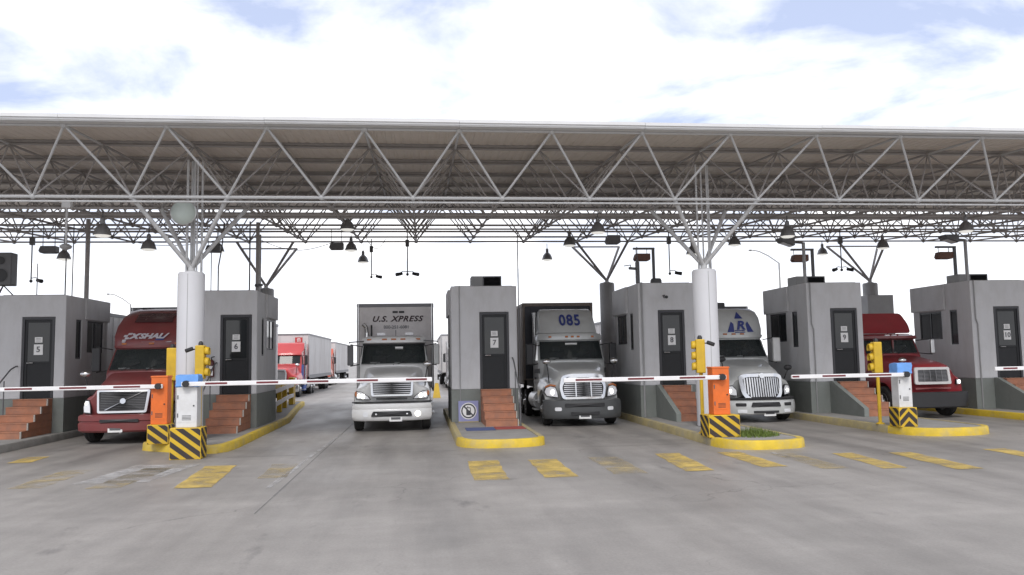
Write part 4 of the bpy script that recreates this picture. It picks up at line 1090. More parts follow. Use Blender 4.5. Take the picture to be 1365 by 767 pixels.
def trailer(X, Y, L, label, m_body='trailer', m_front='trailer_grey', w=1.3, z0=1.18, zt=4.1, ribs=True, wheels=True, name='semi_trailer', rail='rail', side_m=None, front_ribs=False):
    """front wall at Y"""
    t = thing(name, label, 'trailer', (X, Y, 0))
    side_m = side_m or m_body
    b = MB().box(-w, w, .03, L, z0, zt-.03); 
    b.build('box_body', side_m, t)
    MB().box(-w+.06, w-.06, .0, .029, z0+.05, zt-.1).build('front_wall', m_front, t)
    if front_ribs:
        for i in range(12):
            x = -w+.12+i*(2*w-.24)/11; MB().box(x-.05, x+.05, -.03, -.0005, z0+.1, zt-.16).build('front_rib', m_front, t)
    for sg in (-1, 1):
        MB().cyl((sg*(w-.03), .03, z0), (sg*(w-.03), .03, zt), .055, n=10).build('corner_post', 'alu' if rail == 'rail' else rail, t, smooth=40)
        MB().box(sg*w-.03, sg*w+.03, .07, L, zt-.12, zt+.0).build('top_rail', rail, t)
        MB().box(sg*w-.025, sg*w+.025, .07, L, z0-.12, z0+.12).build('bottom_rail', rail, t)
        if ribs:
            n = int(L/.61)
            for i in range(n):
                y = .4+i*.61; MB().box(sg*w-.001 if sg > 0 else sg*w-.012, sg*w+.012 if sg > 0 else sg*w+.001, y, y+.03, z0+.121, zt-.121).build('side_post', side_m, t)
    MB().box(-w-.02, w+.02, -.02, .06, zt-.11, zt+.012).build('front_rail', rail, t, bevel=.01)
    MB().box(-w+.01, w-.01, .0, L, zt-.028, zt-.005).build('roof', m_body, t)
    MB().box(-.55, .55, .5, L, z0-.35, z0-.005).build('frame_rail', 'chassis', t)
    if wheels:
        for sg in (-1, 1):
            for y in (L-2.6, L-1.35): wheel(t, sg*1.04, y, dual=True)
            MB().box(sg*.9-.06, sg*.9+.06, 2.6, 2.75, .12, z0-.01).build('landing_leg', 'chassis', t)
            MB().box(sg*1.05-.3, sg*1.05+.3, L-.12, L-.1, .35, .85).build('mud_flap', 'rubber', t)
    return t

# ---- silver day cab with the lettered trailer
def truck_silver():
    t = thing('semi_truck', 'silver white day cab truck in front of the lettered trailer', 'truck', (-.90, 24.85, 0))
    H = Hood(1.17, .72, 1.60, 1.94, 1.95, .60, .86, 1.26, sweep=.36, rake=.14)
    o = H.mesh().build('hood', 'white', t, smooth=45)
    cut(o, MB().cyl((-2, 1.02, .5), (2, 1.02, .5), .62, n=28), 45)
    bumper_mesh(1.2, .33, .86, .34, .62, prof=[(.07, 0), (.02, .08), (0, .25), (0, .6), (.015, .66), (.0, .72), (.03, .95), (.09, 1), (.2, 1), (.2, 0)]).build('bumper', 'white', t, smooth=40)
    by = lambda x, z: .34*min(1, abs(x)/1.2)**3.4
    plate(MB(), box_poly(-.62, .62, .46, .62, .05, .06), by, .035, .05).build('bumper_intake', 'black', t)
    bumper_mesh(1.205, .862, .90, .34, .62, y0=.03).build('bumper_seam', 'black', t, smooth=40)
    for sg in (-1, 1): plate(MB(), [(sg*.78+.085*math.cos(q*PI/8), .53+.085*math.sin(q*PI/8)) for q in range(16)], by, .012, .02).build('fog_lamp', 'headlit' if sg > 0 else 'headlens', t)
    for sg in (-1, 1): MB().lathe([(.03, 0), (.03, -.05), (0, -.06)], axis='y', c=(sg*.46, .0, .53), n=10).build('tow_hook', 'chrome', t, smooth=40)
    # grille
    go = box_poly(-.62, .62, 1.06, 1.56, .07, -.03); gi = box_poly(-.56, .56, 1.115, 1.505, .05, -.02)
    g = ring(MB(), go, gi, H.front, .05, .06).build('grille', 'chrome', t, smooth=30)
    plate(MB(), gi, H.front, .004, .02).build('grille_back', 'black', g)
    for k in range(6):
        z = 1.155+k*.062; plate(MB(), [(-.56, z-.011), (.56, z-.011), (.56, z+.011), (-.56, z+.011)], H.front, .03, .016).build('grille_bar', 'alu', g)
    plate(MB(), box_poly(-.47, .47, .955, 1.01, .02), H.front, .008, .02).build('lower_slot', 'black', t)
    headlight(t, H, [(.62, .96), (1.08, .97), (1.13, 1.08), (1.08, 1.22), (.92, 1.2), (.7, 1.06)], lit=[(.86, 1.06, .075), (.99, 1.08, .06)], amber=[(1.06, 1.05), (1.13, 1.08), (1.12, 1.2), (1.06, 1.2)])
    C = Cab([(.75, 1.85, 1.05, .1, 3.35), (1.3, 1.8, 1.08, .1, 3.35), (1.92, 1.72, 1.10, .3, 3.35), (2.0, 1.74, 1.10, .32, 3.35), (2.66, 2.14, 1.04, .3, 3.35), (2.80, 2.16, 1.02, .28, 3.35), (2.90, 2.26, .97, .25, 3.32), (2.95, 2.5, .86, .2, 3.2)])
    interior(t, C.mesh().build('cab', 'white', t, smooth=45), C, 0.93, 2.02, 2.62)
    C.band(-.95, .95, 2.0, 2.64, .012).build('windshield', 'wglass', t, smooth=50)
    C.band(-.97, .97, 2.63, 2.68, .03).build('windshield_seal', 'black', t, smooth=50)
    MB().box(-.012, .012, C.front(0, 2.0)-.02, C.front(0, 2.0)+.01, 1.99, 2.02).build('wiper_pivot', 'black', t)
    C.band(-1.0, 1.0, 2.685, 2.86, .10, nz=3, thick=.09).build('sun_visor', 'white', t, smooth=45)
    for x in (-.78, -.3, 0, .3, .78):
        y = C.front(x, 2.8)-.10; MB().box(x-.08, x+.08, y-.03, y+.02, 2.80, 2.85).build('marker_lamp', 'amber', t, bevel=.01)
    for sg in (-1, 1):
        C.side(sg, [(2.1, 2.0), (2.85, 2.0), (2.85, 2.6), (2.35, 2.6)], .006).build('side_window', 'sglass', t)
        mirror(t, sg, 2.0, 2.32, 1.05, .34, 'whitegrey' if sg > 0 else 'greycase', h=.66, w=.19)
        MB().tube([(sg*.95, 2.3, 2.78), (sg*1.43, 2.05, 2.74), (sg*1.43, 2.05, 2.7)], .018).build('mirror_bracket', 'greycase', t, smooth=40)
    fender_mirror(t, 1.0, .75, 1.34, .62, 'chrome')
    wipers(t, C, 2.02, 2.3, ((-.6, .5), (.15, .5))); door_lines(t, C, 2.0, 3.0, 1.0, 1.95, None)
    # roof lamps, aerial and bent exhaust
    for x in (-.42, .5): MB().box(x-.14, x+.14, 2.45, 2.6, 2.96, 3.06).build('roof_lamp', 'headlens', t, bevel=.02)
    MB().cyl((.05, 2.7, 2.9), (.05, 2.7, 3.15), .01, n=5).build('aerial', 'black', t)
    MB().tube([(-.96, 3.5, 1.0), (-.96, 3.5, 3.1), (-.98, 3.47, 3.28), (-1.08, 3.42, 3.4)], .065, n=12).build('exhaust', 'chrome', t, smooth=60)
    MB().cyl((-.80, 3.5, 2.9), (-.80, 3.5, 3.36), .03, n=8).build('intake_pipe', 'black', t)
    plate_no(t, .12, .02, .40, '')
    MB().box(.05, .3, C.front(.1, 2.55)-.02, C.front(.1, 2.55)-.008, 2.5, 2.58).build('sticker', 'paper', t)
    running_gear(t, 1.02, (5.3, 6.6), 7.2, tank_y=(2.2, 3.3))
    tr = trailer(-.90, 28.6, 13.6, 'pale box trailer with dark slanted lettering across its front', m_front='trailer_grey')
    text('lettering', 'U.S. XPRESS', .27, 'dark_print', tr, (.06, -.012, 3.57), shear=.32, bold=.008, sx=1.12, space=1.12)
    text('phone_lettering', '800-251-6081', .16, 'rail', tr, (.04, -.012, 3.29), bold=.003, sx=.98)
    for x in (.0, .22): MB().box(x-.09, x+.09, -.03, .0, 3.78, 3.85).build('marker_lamp', 'black', tr)
truck_silver()

# ---- grey day cab with roof fairing marked 085
def truck_085():
    t = thing('semi_truck', 'grey truck with a tall roof fairing marked 085', 'truck', (5.0, 24.9, 0))
    H = Hood(1.19, .66, 1.62, 1.98, 1.98, .66, .90, 1.26, sweep=.46, rake=.16)
    o = H.mesh().build('hood', 'silver', t, smooth=45)
    cut(o, MB().cyl((-2, 1.12, .5), (2, 1.12, .5), .62, n=28), 45)
    bumper_mesh(1.24, .24, .83, .44, .60).build('bumper', 'bumpergrey', t, smooth=40)
    by = lambda x, z: .44*min(1, abs(x)/1.24)**3.4
    plate(MB(), box_poly(-.45, .45, .36, .46, .03), by, .035, .05).build('bumper_intake', 'black', t)
    plate(MB(), box_poly(-.62, .62, .60, .72, .03), by, .035, .05).build('bumper_intake', 'black', t)
    for sg in (-1, 1): plate(MB(), box_poly(min(sg*.72, sg*.92), max(sg*.72, sg*.92), .49, .60, .04), by, .01, .02).build('fog_lamp', 'headlens', t)
    go = rpoly([(-.66, .84), (.66, .84), (.74, 1.2), (.66, 1.56), (.4, 1.62), (-.4, 1.62), (-.66, 1.56), (-.74, 1.2)], .1); gi = rpoly([(-.59, .91), (.59, .91), (.66, 1.2), (.59, 1.36), (.36, 1.38), (-.36, 1.38), (-.59, 1.36), (-.66, 1.2)], .08)
    g = ring(MB(), go, gi, H.front, .06, .07).build('grille', 'chrome', t, smooth=30)
    plate(MB(), gi, H.front, .004, .02).build('grille_back', 'black', g)
    for k in range(7):
        z = .955+k*.062; w = .60 if z < 1.3 else .56; plate(MB(), [(-w, z-.014), (w, z-.014), (w, z+.014), (-w, z+.014)], H.front, .03, .02).build('grille_bar', 'alu', g)
    for x in (-.24, .24): plate(MB(), [(x-.018, .92), (x+.018, .92), (x+.018, 1.37), (x-.018, 1.37)], H.front, .042, .02).build('grille_post', 'chrome', g)
    gi2 = rpoly([(-.58, 1.43), (.58, 1.43), (.5, 1.53), (-.5, 1.53)], .05); plate(MB(), gi2, H.front, .066, .02).build('upper_slot', 'greycase', g)
    headlight(t, H, [(.76, .87), (1.12, .92), (1.19, 1.05), (1.14, 1.2), (1.0, 1.26), (.84, 1.22), (.78, 1.05)], lit=[(.92, 1.05, .085)], amber=[(.84, 1.23), (1.0, 1.26), (1.15, 1.19), (1.14, 1.24), (1.0, 1.31), (.84, 1.28)])
    C = Cab([(.7, 2.0, 1.06, .1, 3.6), (1.3, 1.9, 1.10, .12, 3.6), (1.95, 1.78, 1.12, .34, 3.6), (2.04, 1.8, 1.12, .36, 3.6), (2.70, 2.22, 1.08, .32, 3.6), (2.86, 2.24, 1.06, .3, 3.6), (2.96, 2.34, 1.0, .26, 3.58), (3.0, 2.6, .9, .2, 3.5)])
    interior(t, C.mesh().build('cab', 'silver', t, smooth=45), C, 0.93, 2.06, 2.66)
    C.band(-.95, .95, 2.04, 2.68, .012).build('windshield', 'wglass', t, smooth=50)
    C.band(-1.0, 1.0, 2.70, 2.90, .09, nz=3, thick=.08).build('sun_visor', 'silver', t, smooth=45)
    for x in (-.7, -.15, .05, .25, .75):
        y = C.front(x, 2.82)-.09; MB().box(x-.05, x+.05, y-.03, y+.02, 2.80, 2.86).build('marker_lamp', 'amber', t, bevel=.01)
    for sg in (-1, 1):
        C.side(sg, [(2.25, 2.05), (3.0, 2.05), (3.0, 2.64), (2.5, 2.64)], .006).build('side_window', 'sglass', t)
        C.side(sg, [(1.95, 1.62), (3.15, 1.62), (3.15, 1.74), (1.95, 1.78)], .012).build('side_trim', 'black', t)
        mirror(t, sg, 2.1, 2.25, 1.08, .34, 'black', h=.7)
    fender_mirror(t, -1.0, .72, 1.34, .62); fender_mirror(t, 1.05, .9, 1.34, .62)
    wipers(t, C, 2.06, 2.3, ((-.65, .5), (.1, .5))); door_lines(t, C, 2.1, 3.1, 1.0, 2.0, None)
    F = Cab([(2.98, 2.5, 1.0, .18, 3.7), (3.1, 2.56, .98, .16, 3.7), (3.5, 2.84, .95, .14, 3.72), (3.74, 3.05, .92, .14, 3.74), (3.82, 3.22, .86, .12, 3.74)])
    f = F.mesh().build('roof_fairing', 'silver', t, smooth=40)
    tx = text('fairing_number', '085', .64, 'blue_print', f, (.08, F.front(0, 3.40)-.04, 3.40), bold=.016, sx=.72, space=1.12); tx.rotation_euler.x = R(90-34)
    MB().box(-.2, .2, C.front(0, 2.6)-.02, C.front(0, 2.6)-.008, 2.55, 2.62).build('sticker', 'paper', t)
    MB().tube([(-1.0, 3.85, 1.0), (-1.0, 3.85, 3.75)], .07, n=12).build('exhaust', 'chrome', t, smooth=40)
    plate_no(t, .0, .02, .33, '')
    running_gear(t, 1.12, (5.6, 6.9), 7.5, tank_y=(2.5, 3.7))
    tr = trailer(4.95, 29.3, 12.2, 'black container with brown side on a trailer behind truck 085', m_body='container', m_front='container', side_m='container_side', z0=1.35, zt=4.12, rail='container_side', w=1.28, front_ribs=True, name='container_trailer')
truck_085()

# ---- pale sleeper truck with the triangular R emblem
def truck_r():
    t = thing('semi_truck', 'pale silver sleeper truck with a blue R triangle on its fairing', 'truck', (10.62, 24.45, 0))
    H = Hood(1.17, .62, 1.58, 1.98, 2.15, .62, .92, 1.24, sweep=.6, rake=.2)
    o = H.mesh().build('hood', 'silver', t, smooth=45)
    cut(o, MB().cyl((-2, 1.2, .5), (2, 1.2, .5), .62, n=28), 45)
    bumper_mesh(1.2, .26, .70, .56, .72).build('bumper', 'silver', t, smooth=40)
    bumper_mesh(1.19, .702, .78, .56, .72, y0=.05).build('bumper_seam', 'black', t, smooth=40)
    by = lambda x, z: .56*min(1, abs(x)/1.2)**3.4
    plate(MB(), box_poly(-.48, .48, .50, .64, .03, .05), by, .035, .05).build('bumper_intake', 'black', t)
    plate(MB(), box_poly(-.40, .40, .31, .38, .02), by, .035, .05).build('bumper_intake', 'black', t)
    for sg in (-1, 1): plate(MB(), box_poly(min(sg*.62, sg*.9), max(sg*.62, sg*.9), .52, .62, .03), by, .02, .04).build('air_slot', 'black', t); plate(MB(), box_poly(min(sg*.6, sg*.86), max(sg*.6, sg*.86), .32, .42, .03), by, .01, .02).build('fog_lamp', 'headlens', t)
    go = rpoly([(-.5, .68), (.5, .68), (.66, .9), (.71, 1.46), (.5, 1.52), (-.5, 1.52), (-.71, 1.46), (-.66, .9)], .12); gi = rpoly([(-.42, .77), (.42, .77), (.56, .96), (.60, 1.38), (.44, 1.42), (-.44, 1.42), (-.60, 1.38), (-.56, .96)], .1)
    g = ring(MB(), go, gi, H.front, .06, .07).build('grille', 'chrome', t, smooth=30)
    plate(MB(), gi, H.front, .004, .02).build('grille_back', 'black', g)
    for k in range(15):
        x = -.54+k*1.08/14; zlo = .80+max(0, abs(x)-.38)*.9; plate(MB(), [(x-.02, zlo), (x+.02, zlo), (x+.02, 1.40), (x-.02, 1.40)], H.front, .035, .02).build('grille_bar', 'alu' if k != 7 else 'chrome', g)
    plate(MB(), [(.085*math.cos(q*PI/8), 1.46+.085*math.sin(q*PI/8)) for q in range(16)], H.front, .075, .03).build('emblem', 'chrome', g)
    headlight(t, H, [(.76, .82), (1.08, .86), (1.15, .98), (1.08, 1.14), (.86, 1.16), (.76, 1.02)], lit=[(.93, .98, .06)])
    C = Cab([(.7, 2.15, 1.06, .1, 4.9), (1.3, 2.05, 1.12, .12, 4.9), (1.95, 1.92, 1.13, .36, 4.9), (2.02, 1.94, 1.13, .38, 4.9), (2.66, 2.42, 1.08, .34, 4.9), (2.78, 2.42, 1.10, .3, 4.9), (3.0, 2.5, 1.12, .24, 4.9), (3.4, 2.66, 1.10, .22, 4.9), (3.62, 2.84, 1.05, .22, 4.9), (3.74, 3.08, .95, .2, 4.88)])
    interior(t, C.mesh().build('cab', 'silver', t, smooth=45), C, 0.92, 2.04, 2.62)
    C.band(-.94, .94, 2.02, 2.64, .012).build('windshield', 'wglass', t, smooth=50)
    C.band(-.99, .99, 2.68, 2.78, .07, nz=2, thick=.06).build('sun_visor', 'silver', t, smooth=45)
    marker_lamps(t, C, 2.83, (-.3, 0, .3))
    for sg in (-1, 1):
        C.side(sg, [(2.4, 2.05), (3.2, 2.05), (3.2, 2.62), (2.7, 2.62)], .006).build('side_window', 'sglass', t)
        mirror(t, sg, 2.2, 2.28, 1.08, .34, 'white' if sg > 0 else 'black', h=.82, w=.26)
    fender_mirror(t, -.98, .95, 1.34, .6, 'black'); fender_mirror(t, 1.08, 1.0, 1.34, .3, 'black')
    wipers(t, C, 2.04, 2.28, ((-.65, .5), (.1, .5))); door_lines(t, C, 2.3, 3.3, 1.0, 2.0, None)
    # emblem: triangle broken into three pieces round an R
    yo = lambda x, z: C.front(x, z)-.012
    cx, cz, s = .28, 3.22, .36
    for poly in ([(0, .40), (.15, .15), (-.15, .15)], [(-.48, -.32), (-.24, -.32), (-.22, -.04), (-.30, .05)], [(.48, -.32), (.24, -.32), (.22, -.04), (.30, .05)]):
        plate(MB(), [(cx+x, cz+z) for x, z in poly], yo, .008, .01).build('emblem_piece', 'blue_print', t)
    tx = text('emblem_letter', 'R', .44, 'blue_print', t, (cx, yo(cx, cz-.1)-.02, cz-.10), shear=.25, bold=.015, sx=1.1); tx.rotation_euler.x = R(90-21)
    for q in (.06, .0): plate(MB(), [(cx-.22, cz-.34+q), (cx+.14, cz-.34+q), (cx+.15, cz-.31+q), (cx-.21, cz-.31+q)], yo, .008, .01).build('emblem_bar', 'blue_print', t)
    plate_no(t, .12, .02, .30, '')
    running_gear(t, 1.2, (6.2, 7.5), 8.0, tank_y=(2.9, 4.6))
    tr = trailer(11.25, 30.2, 13.0, 'white box trailer behind the truck with the R triangle', m_front='trailer', zt=3.98)
    tr.rotation_euler.z = R(3.0); MB().box(-1.1, .25, -.35, -.03, 2.6, 4.12).build('refrigeration_unit', 'greycase', tr, bevel=.05)
truck_r()

# ---- old red truck with a wide wind deflector
def truck_red():
    t = thing('semi_truck', 'old red truck with a flat red wind deflector beside booth 10', 'truck', (16.2, 24.25, 0))
    H = Hood(1.16, .80, 1.66, 2.0, 2.35, .66, .88, 1.26, sweep=.3, rake=.1, y0=.16, fzc=1.34)
    o = H.mesh().build('hood', 'red', t, smooth=45)
    cut(o, MB().cyl((-2, 1.2, .5), (2, 1.2, .5), .64, n=28), 45)
    bumper_mesh(1.2, .34, .84, .26, .5, prof=[(.03, 0), (.0, .08), (0, .92), (.04, 1), (.14, 1), (.14, 0)]).build('bumper', 'black', t, smooth=35)
    go = box_poly(-.62, .62, 1.08, 1.62, .06, .03); gi = box_poly(-.52, .52, 1.16, 1.54, .04, .02)
    g = ring(MB(), go, gi, H.front, .045, .06).build('grille', 'trailer', t, smooth=30)
    plate(MB(), gi, H.front, .004, .02).build('grille_back', 'black', g)
    for k in range(9): z = 1.18+k*.042; plate(MB(), [(-.52, z-.01), (.52, z-.01), (.52, z+.01), (-.52, z+.01)], H.front, .02, .016).build('grille_bar', 'rail', g)
    for x in (-.3, -.1, .1, .3): plate(MB(), [(x-.008, 1.16), (x+.008, 1.16), (x+.008, 1.54), (x-.008, 1.54)], H.front, .03, .012).build('grille_post', 'rail', g)
    plate(MB(), box_poly(-.6, .6, .92, .98, .01), H.front, .008, .02).build('lower_trim', 'maroon', t)
    headlight(t, H, [(.86, 1.06), (1.08, 1.06), (1.1, 1.12), (1.08, 1.22), (.86, 1.22)], lit=[(.98, 1.14, .06)])
    C = Cab([(.85, 2.3, .98, .08, 4.4), (1.4, 2.25, 1.02, .1, 4.4), (1.98, 2.2, 1.03, .2, 4.4), (2.05, 2.22, 1.03, .22, 4.4), (2.56, 2.48, .98, .2, 4.4), (2.68, 2.5, .96, .2, 4.4), (2.76, 2.62, .88, .18, 4.36)])
    interior(t, C.mesh().build('cab', 'red', t, smooth=45), C, 0.91, 2.07, 2.52)
    C.band(-.93, .93, 2.05, 2.54, .012).build('windshield', 'wglass', t, smooth=50)
    MB().box(-.02, .02, C.front(0, 2.3)-.03, C.front(0, 2.3)+.05, 2.05, 2.54).build('windshield_divider', 'maroon', t)
    C.band(-1.0, 1.0, 2.55, 2.64, .14, nz=2, thick=.12).build('sun_visor', 'maroon', t, smooth=45)
    for x in (-.1, .15, .42, .62, .8): y = C.front(x, 2.68); MB().box(x-.09, x+.09, y-.05, y+.03, 2.665, 2.73).build('marker_lamp', 'headlens', t, bevel=.015)
    for sg in (-1, 1):
        C.side(sg, [(2.45, 2.05), (3.2, 2.05), (3.2, 2.52), (2.65, 2.52)], .006).build('side_window', 'sglass', t)
        mirror(t, sg, 2.25, 2.3, 1.0, .42, 'alu', h=.5, w=.16)
    fender_mirror(t, -.62, .85, 1.7, .1, 'chrome')
    # deflector: a leaning rounded panel on two struts
    yd = lambda x, z: 2.62+(z-2.75)*.55+.10*(abs(x)/.9)**3
    P = rpoly([(-.95, 2.78), (.95, 2.78), (.98, 3.1), (.80, 3.5), (-.80, 3.5), (-.98, 3.1)], .14, 5)
    d = plate(MB(), P, yd, 0, .05).build('wind_deflector', 'red', t, smooth=40)
    for sg in (-1, 1): MB().tube([(sg*.6, 3.0, 3.3), (sg*.6, 3.7, 2.72)], .025).build('deflector_strut', 'greycase', d, smooth=40)
    plate_no(t, .15, .02, .62, '')
    wipers(t, C, 2.06, 2.28, ((-.5, .4), (.1, .4))); door_lines(t, C, 2.4, 3.3, 1.0, 2.0, None)
    running_gear(t, 1.2, (6.0, 7.3), 8.0, tank_y=(3.0, 4.3))
    for x in (-1, 1): MB().box(x*.92-.02, x*.92+.02, .55, .75, .3, .8).build('tow_plate', 'black', t)
truck_red()

# ---- maroon high roof truck, far left lane
def truck_maroon():
    t = thing('semi_truck', 'dusty maroon high roof truck between booths 5 and 6', 'truck', (-8.1, 23.15, 0))
    H = Hood(1.13, .62, 1.54, 1.92, 1.95, .70, .94, 1.22, sweep=.34, rake=.16, y0=.12)
    o = H.mesh().build('hood', 'maroon', t, smooth=45)
    cut(o, MB().cyl((-2, 1.1, .5), (2, 1.1, .5), .62, n=28), 45)
    bumper_mesh(1.18, .33, .80, .34, .6, prof=[(.06, 0), (.01, .1), (0, .4), (0, .52), (.03, .55), (.03, .62), (0, .66), (0, .92), (.05, 1), (.18, 1), (.18, 0)]).build('bumper', 'maroon', t, smooth=40)
    by = lambda x, z: .34*min(1, abs(x)/1.18)**3.4
    plate(MB(), box_poly(-.5, .5, .60, .68, .02), by, .035, .05).build('bumper_intake', 'black', t)
    go = box_poly(-.64, .64, .84, 1.46, .05, -.06); gi = box_poly(-.585, .585, .895, 1.41, .03, -.05)
    g = ring(MB(), go, gi, H.front, .04, .05).build('grille', 'chrome', t, smooth=30)
    plate(MB(), gi, H.front, .004, .02).build('grille_back', 'black', g)
    for k in range(11): z = .92+k*.045; plate(MB(), [(-.58, z-.008), (.58, z-.008), (.58, z+.008), (-.58, z+.008)], H.front, .016, .014).build('grille_bar', 'greycase', g)
    plate(MB(), [(-.46, .92), (-.41, .92), (.52, 1.39), (.47, 1.39)], H.front, .034, .016).build('diagonal_bar', 'alu', g)
    plate(MB(), [(.075*math.cos(q*PI/8)+.03, 1.16+.075*math.sin(q*PI/8)) for q in range(16)], H.front, .05, .02).build('emblem', 'chrome', g)
    headlight(t, H, [(.84, .82), (1.08, .84), (1.11, 1.0), (1.06, 1.2), (.92, 1.2), (.86, 1.0)], lit=[(1.0, 1.1, .05)])
    C = Cab([(.7, 1.95, 1.04, .1, 4.8), (1.3, 1.85, 1.08, .12, 4.8), (1.88, 1.75, 1.10, .3, 4.8), (1.96, 1.77, 1.10, .32, 4.8), (2.62, 2.2, 1.02, .30, 4.8), (2.72, 2.2, 1.04, .28, 4.8), (3.0, 2.32, 1.08, .26, 4.8), (3.3, 2.55, 1.08, .26, 4.8), (3.6, 2.92, 1.04, .28, 4.8), (3.8, 3.35, .96, .26, 4.8), (3.9, 3.8, .84, .2, 4.78)])
    interior(t, C.mesh().build('cab', 'maroon', t, smooth=45), C, 0.92, 1.98, 2.58)
    C.band(-.94, .94, 1.96, 2.60, .012).build('windshield', 'wglass', t, smooth=50)
    C.band(-.98, .98, 2.62, 2.69, .06, nz=2, thick=.05).build('sun_visor', 'maroon', t, smooth=45)
    marker_lamps(t, C, 2.76, (-.7, .1, .8))
    MB().grid([[(x, C.front(x, z)-.05, z) for x in [-.55+i*.11 for i in range(11)]] for z in (3.42, 3.5, 3.58, 3.66, 3.72)]).build('sky_window', 'skywin', t, smooth=60)
    MB().box(-.8, .8, 4.1, 4.75, 3.895, 3.97).build('roof_spoiler', 'black', t, bevel=.02)
    for sg in (-1, 1):
        C.side(sg, [(2.2, 2.0), (3.0, 2.0), (3.0, 2.58), (2.5, 2.58)], .006).build('side_window', 'sglass', t)
        mirror(t, sg, 2.0, 2.3, 1.05, .34, 'black', h=.7)
    fender_mirror(t, -1.08, .8, 1.3, .55, 'chrome')
    wipers(t, C, 1.98, 2.2, ((-.6, .5), (.1, .5))); door_lines(t, C, 2.1, 3.1, 1.0, 1.95, None)
    # slanted fleet lettering above the windshield
    z = 2.98; ang = math.degrees(math.atan2(C.front(0, 3.1)-C.front(0, 2.85), .25))
    tx = text('fleet_lettering', 'SHAL/', .235, 'white_print', t, (.10, C.front(0, z)-.035, z), shear=.35, bold=.012, sx=1.25); tx.rotation_euler.x = R(90-ang)
    tx = text('fleet_initial', 'X', .235, 'white_print', t, (-.44, C.front(.5, z)-.04, z), shear=.35, bold=.016, sx=1.3); tx.rotation_euler.x = R(90-ang)
    plate(MB(), [(-.8, 2.80), (.62, 2.80), (.66, 2.825), (-.76, 2.825)], lambda x, q: C.front(x, q)-.01, .008, .01).build('lettering_bar', 'white_print', t)
    for k, (x, zz) in enumerate(((-.74, 2.86), (-.66, 2.93), (-.7, 3.0), (-.58, 3.06))): plate(MB(), [(x-.06, zz-.03), (x+.06, zz-.03), (x+.08, zz+.03), (x-.04, zz+.03)], lambda a, q: C.front(a, q)-.01, .008, .01).build('checker', 'white_print', t)
    plate(MB(), [(.18, 2.86), (.42, 2.86), (.47, 2.97), (.23, 2.97)], lambda x, q: C.front(x, q)-.01, .006, .01).build('lettering_patch', 'blue_print', t)
    plate_no(t, -.1, .02, .42, '')
    MB().box(-.02, .02, .1, .5, .3, .32).build('tow_bar', 'alu', t)
    running_gear(t, 1.1, (6.0, 7.3), 7.9, tank_y=(2.7, 4.4))
    trailer(-8.62, 29.3, 13.6, 'white box trailer behind the maroon truck', m_front='trailer')
truck_maroon()

# ---- queueing trucks behind
def truck_far(X, Y, paint, label, lab_tr, front_mark=True, tm='trailer', blue=False):
    t = thing('semi_truck', label, 'truck', (X, Y, 0), group='trucks queueing behind the booths')
    H = Hood(1.14, .8, 1.72, 2.02, 2.3, .56, .86, 1.3, sweep=.3, rake=.08, y0=.14)
    o = H.mesh().build('hood', paint, t, smooth=45)
    cut(o, MB().cyl((-2, 1.15, .5), (2, 1.15, .5), .64, n=24), 45)
    bumper_mesh(1.18, .34, .80, .22, .5).build('bumper', 'chrome', t, smooth=35)
    go = rpoly([(-.46, .86), (.46, .86), (.48, 1.5), (.4, 1.74), (-.4, 1.74), (-.48, 1.5)], .08); gi = rpoly([(-.38, .92), (.38, .92), (.4, 1.48), (.33, 1.66), (-.33, 1.66), (-.4, 1.48)], .06)
    g = ring(MB(), go, gi, H.front, .06, .07).build('grille', 'chrome', t, smooth=30)
    plate(MB(), gi, H.front, .01, .02).build('grille_back', 'greycase', g)
    headlight(t, H, [(.76, 1.02), (1.06, 1.04), (1.08, 1.22), (.78, 1.22)])
    C = Cab([(.8, 2.2, 1.02, .08, 5.2), (1.98, 2.15, 1.06, .2, 5.2), (2.05, 2.18, 1.06, .22, 5.2), (2.62, 2.42, 1.02, .2, 5.2), (2.78, 2.5, 1.0, .2, 5.2), (3.0, 3.1, 1.08, .2, 5.2), (3.35, 3.3, 1.06, .2, 5.2), (3.45, 3.6, .9, .15, 5.15)])
    C.mesh().build('cab', paint, t, smooth=45)
    C.band(-.92, .92, 2.08, 2.58, .012).build('windshield', 'sglass', t, smooth=50)
    C.band(-.98, .98, 2.60, 2.72, .12, nz=2, thick=.10).build('sun_visor', paint, t, smooth=45)
    for sg in (-1, 1):
        C.side(sg, [(2.45, 2.05), (3.1, 2.05), (3.1, 2.56), (2.65, 2.56)], .006).build('side_window', 'sglass', t)
        mirror(t, sg, 2.25, 2.3, 1.0, .36, 'black', h=.6, w=.18)
        MB().cyl((sg*1.15, 3.4, .9), (sg*1.15, 3.4, 3.5), .07, n=10).build('exhaust', 'chrome', t, smooth=40)
    fender_mirror(t, .95, .8, 1.35, .6, 'chrome')
    if blue:
        C.side(1, [(2.35, .86), (3.3, .86), (3.3, 2.0), (2.35, 2.0)], .02).build('side_panel', 'panel_blue', t)
        MB().box(1.0, 1.22, 2.2, 3.4, .35, .84).build('side_step', 'panel_blue', t, bevel=.02)
    running_gear(t, 1.15, (6.4, 7.7), 8.2, tank_y=(3.4, 5.0))
    tr = trailer(X-.2, Y+5.6, 13.6, lab_tr, m_body=tm, m_front=tm)
    if front_mark:
        MB().box(.35, .85, -.012, .0, 3.45, 3.85).build('red_mark', 'farred', tr)
        text('front_lettering', 'ITI', .3, 'paper', tr, (.6, -.016, 3.65), bold=.01, sx=.7)
truck_far(-8.7, 51.2, 'farred', 'bright red truck queueing beyond booth 6', 'white box trailer with a red mark behind the bright red truck', blue=True)
truck_far(-9.45, 76, 'orangered', 'orange red truck second in the queue beyond booth 6', 'white box trailer of the second queueing truck', False)
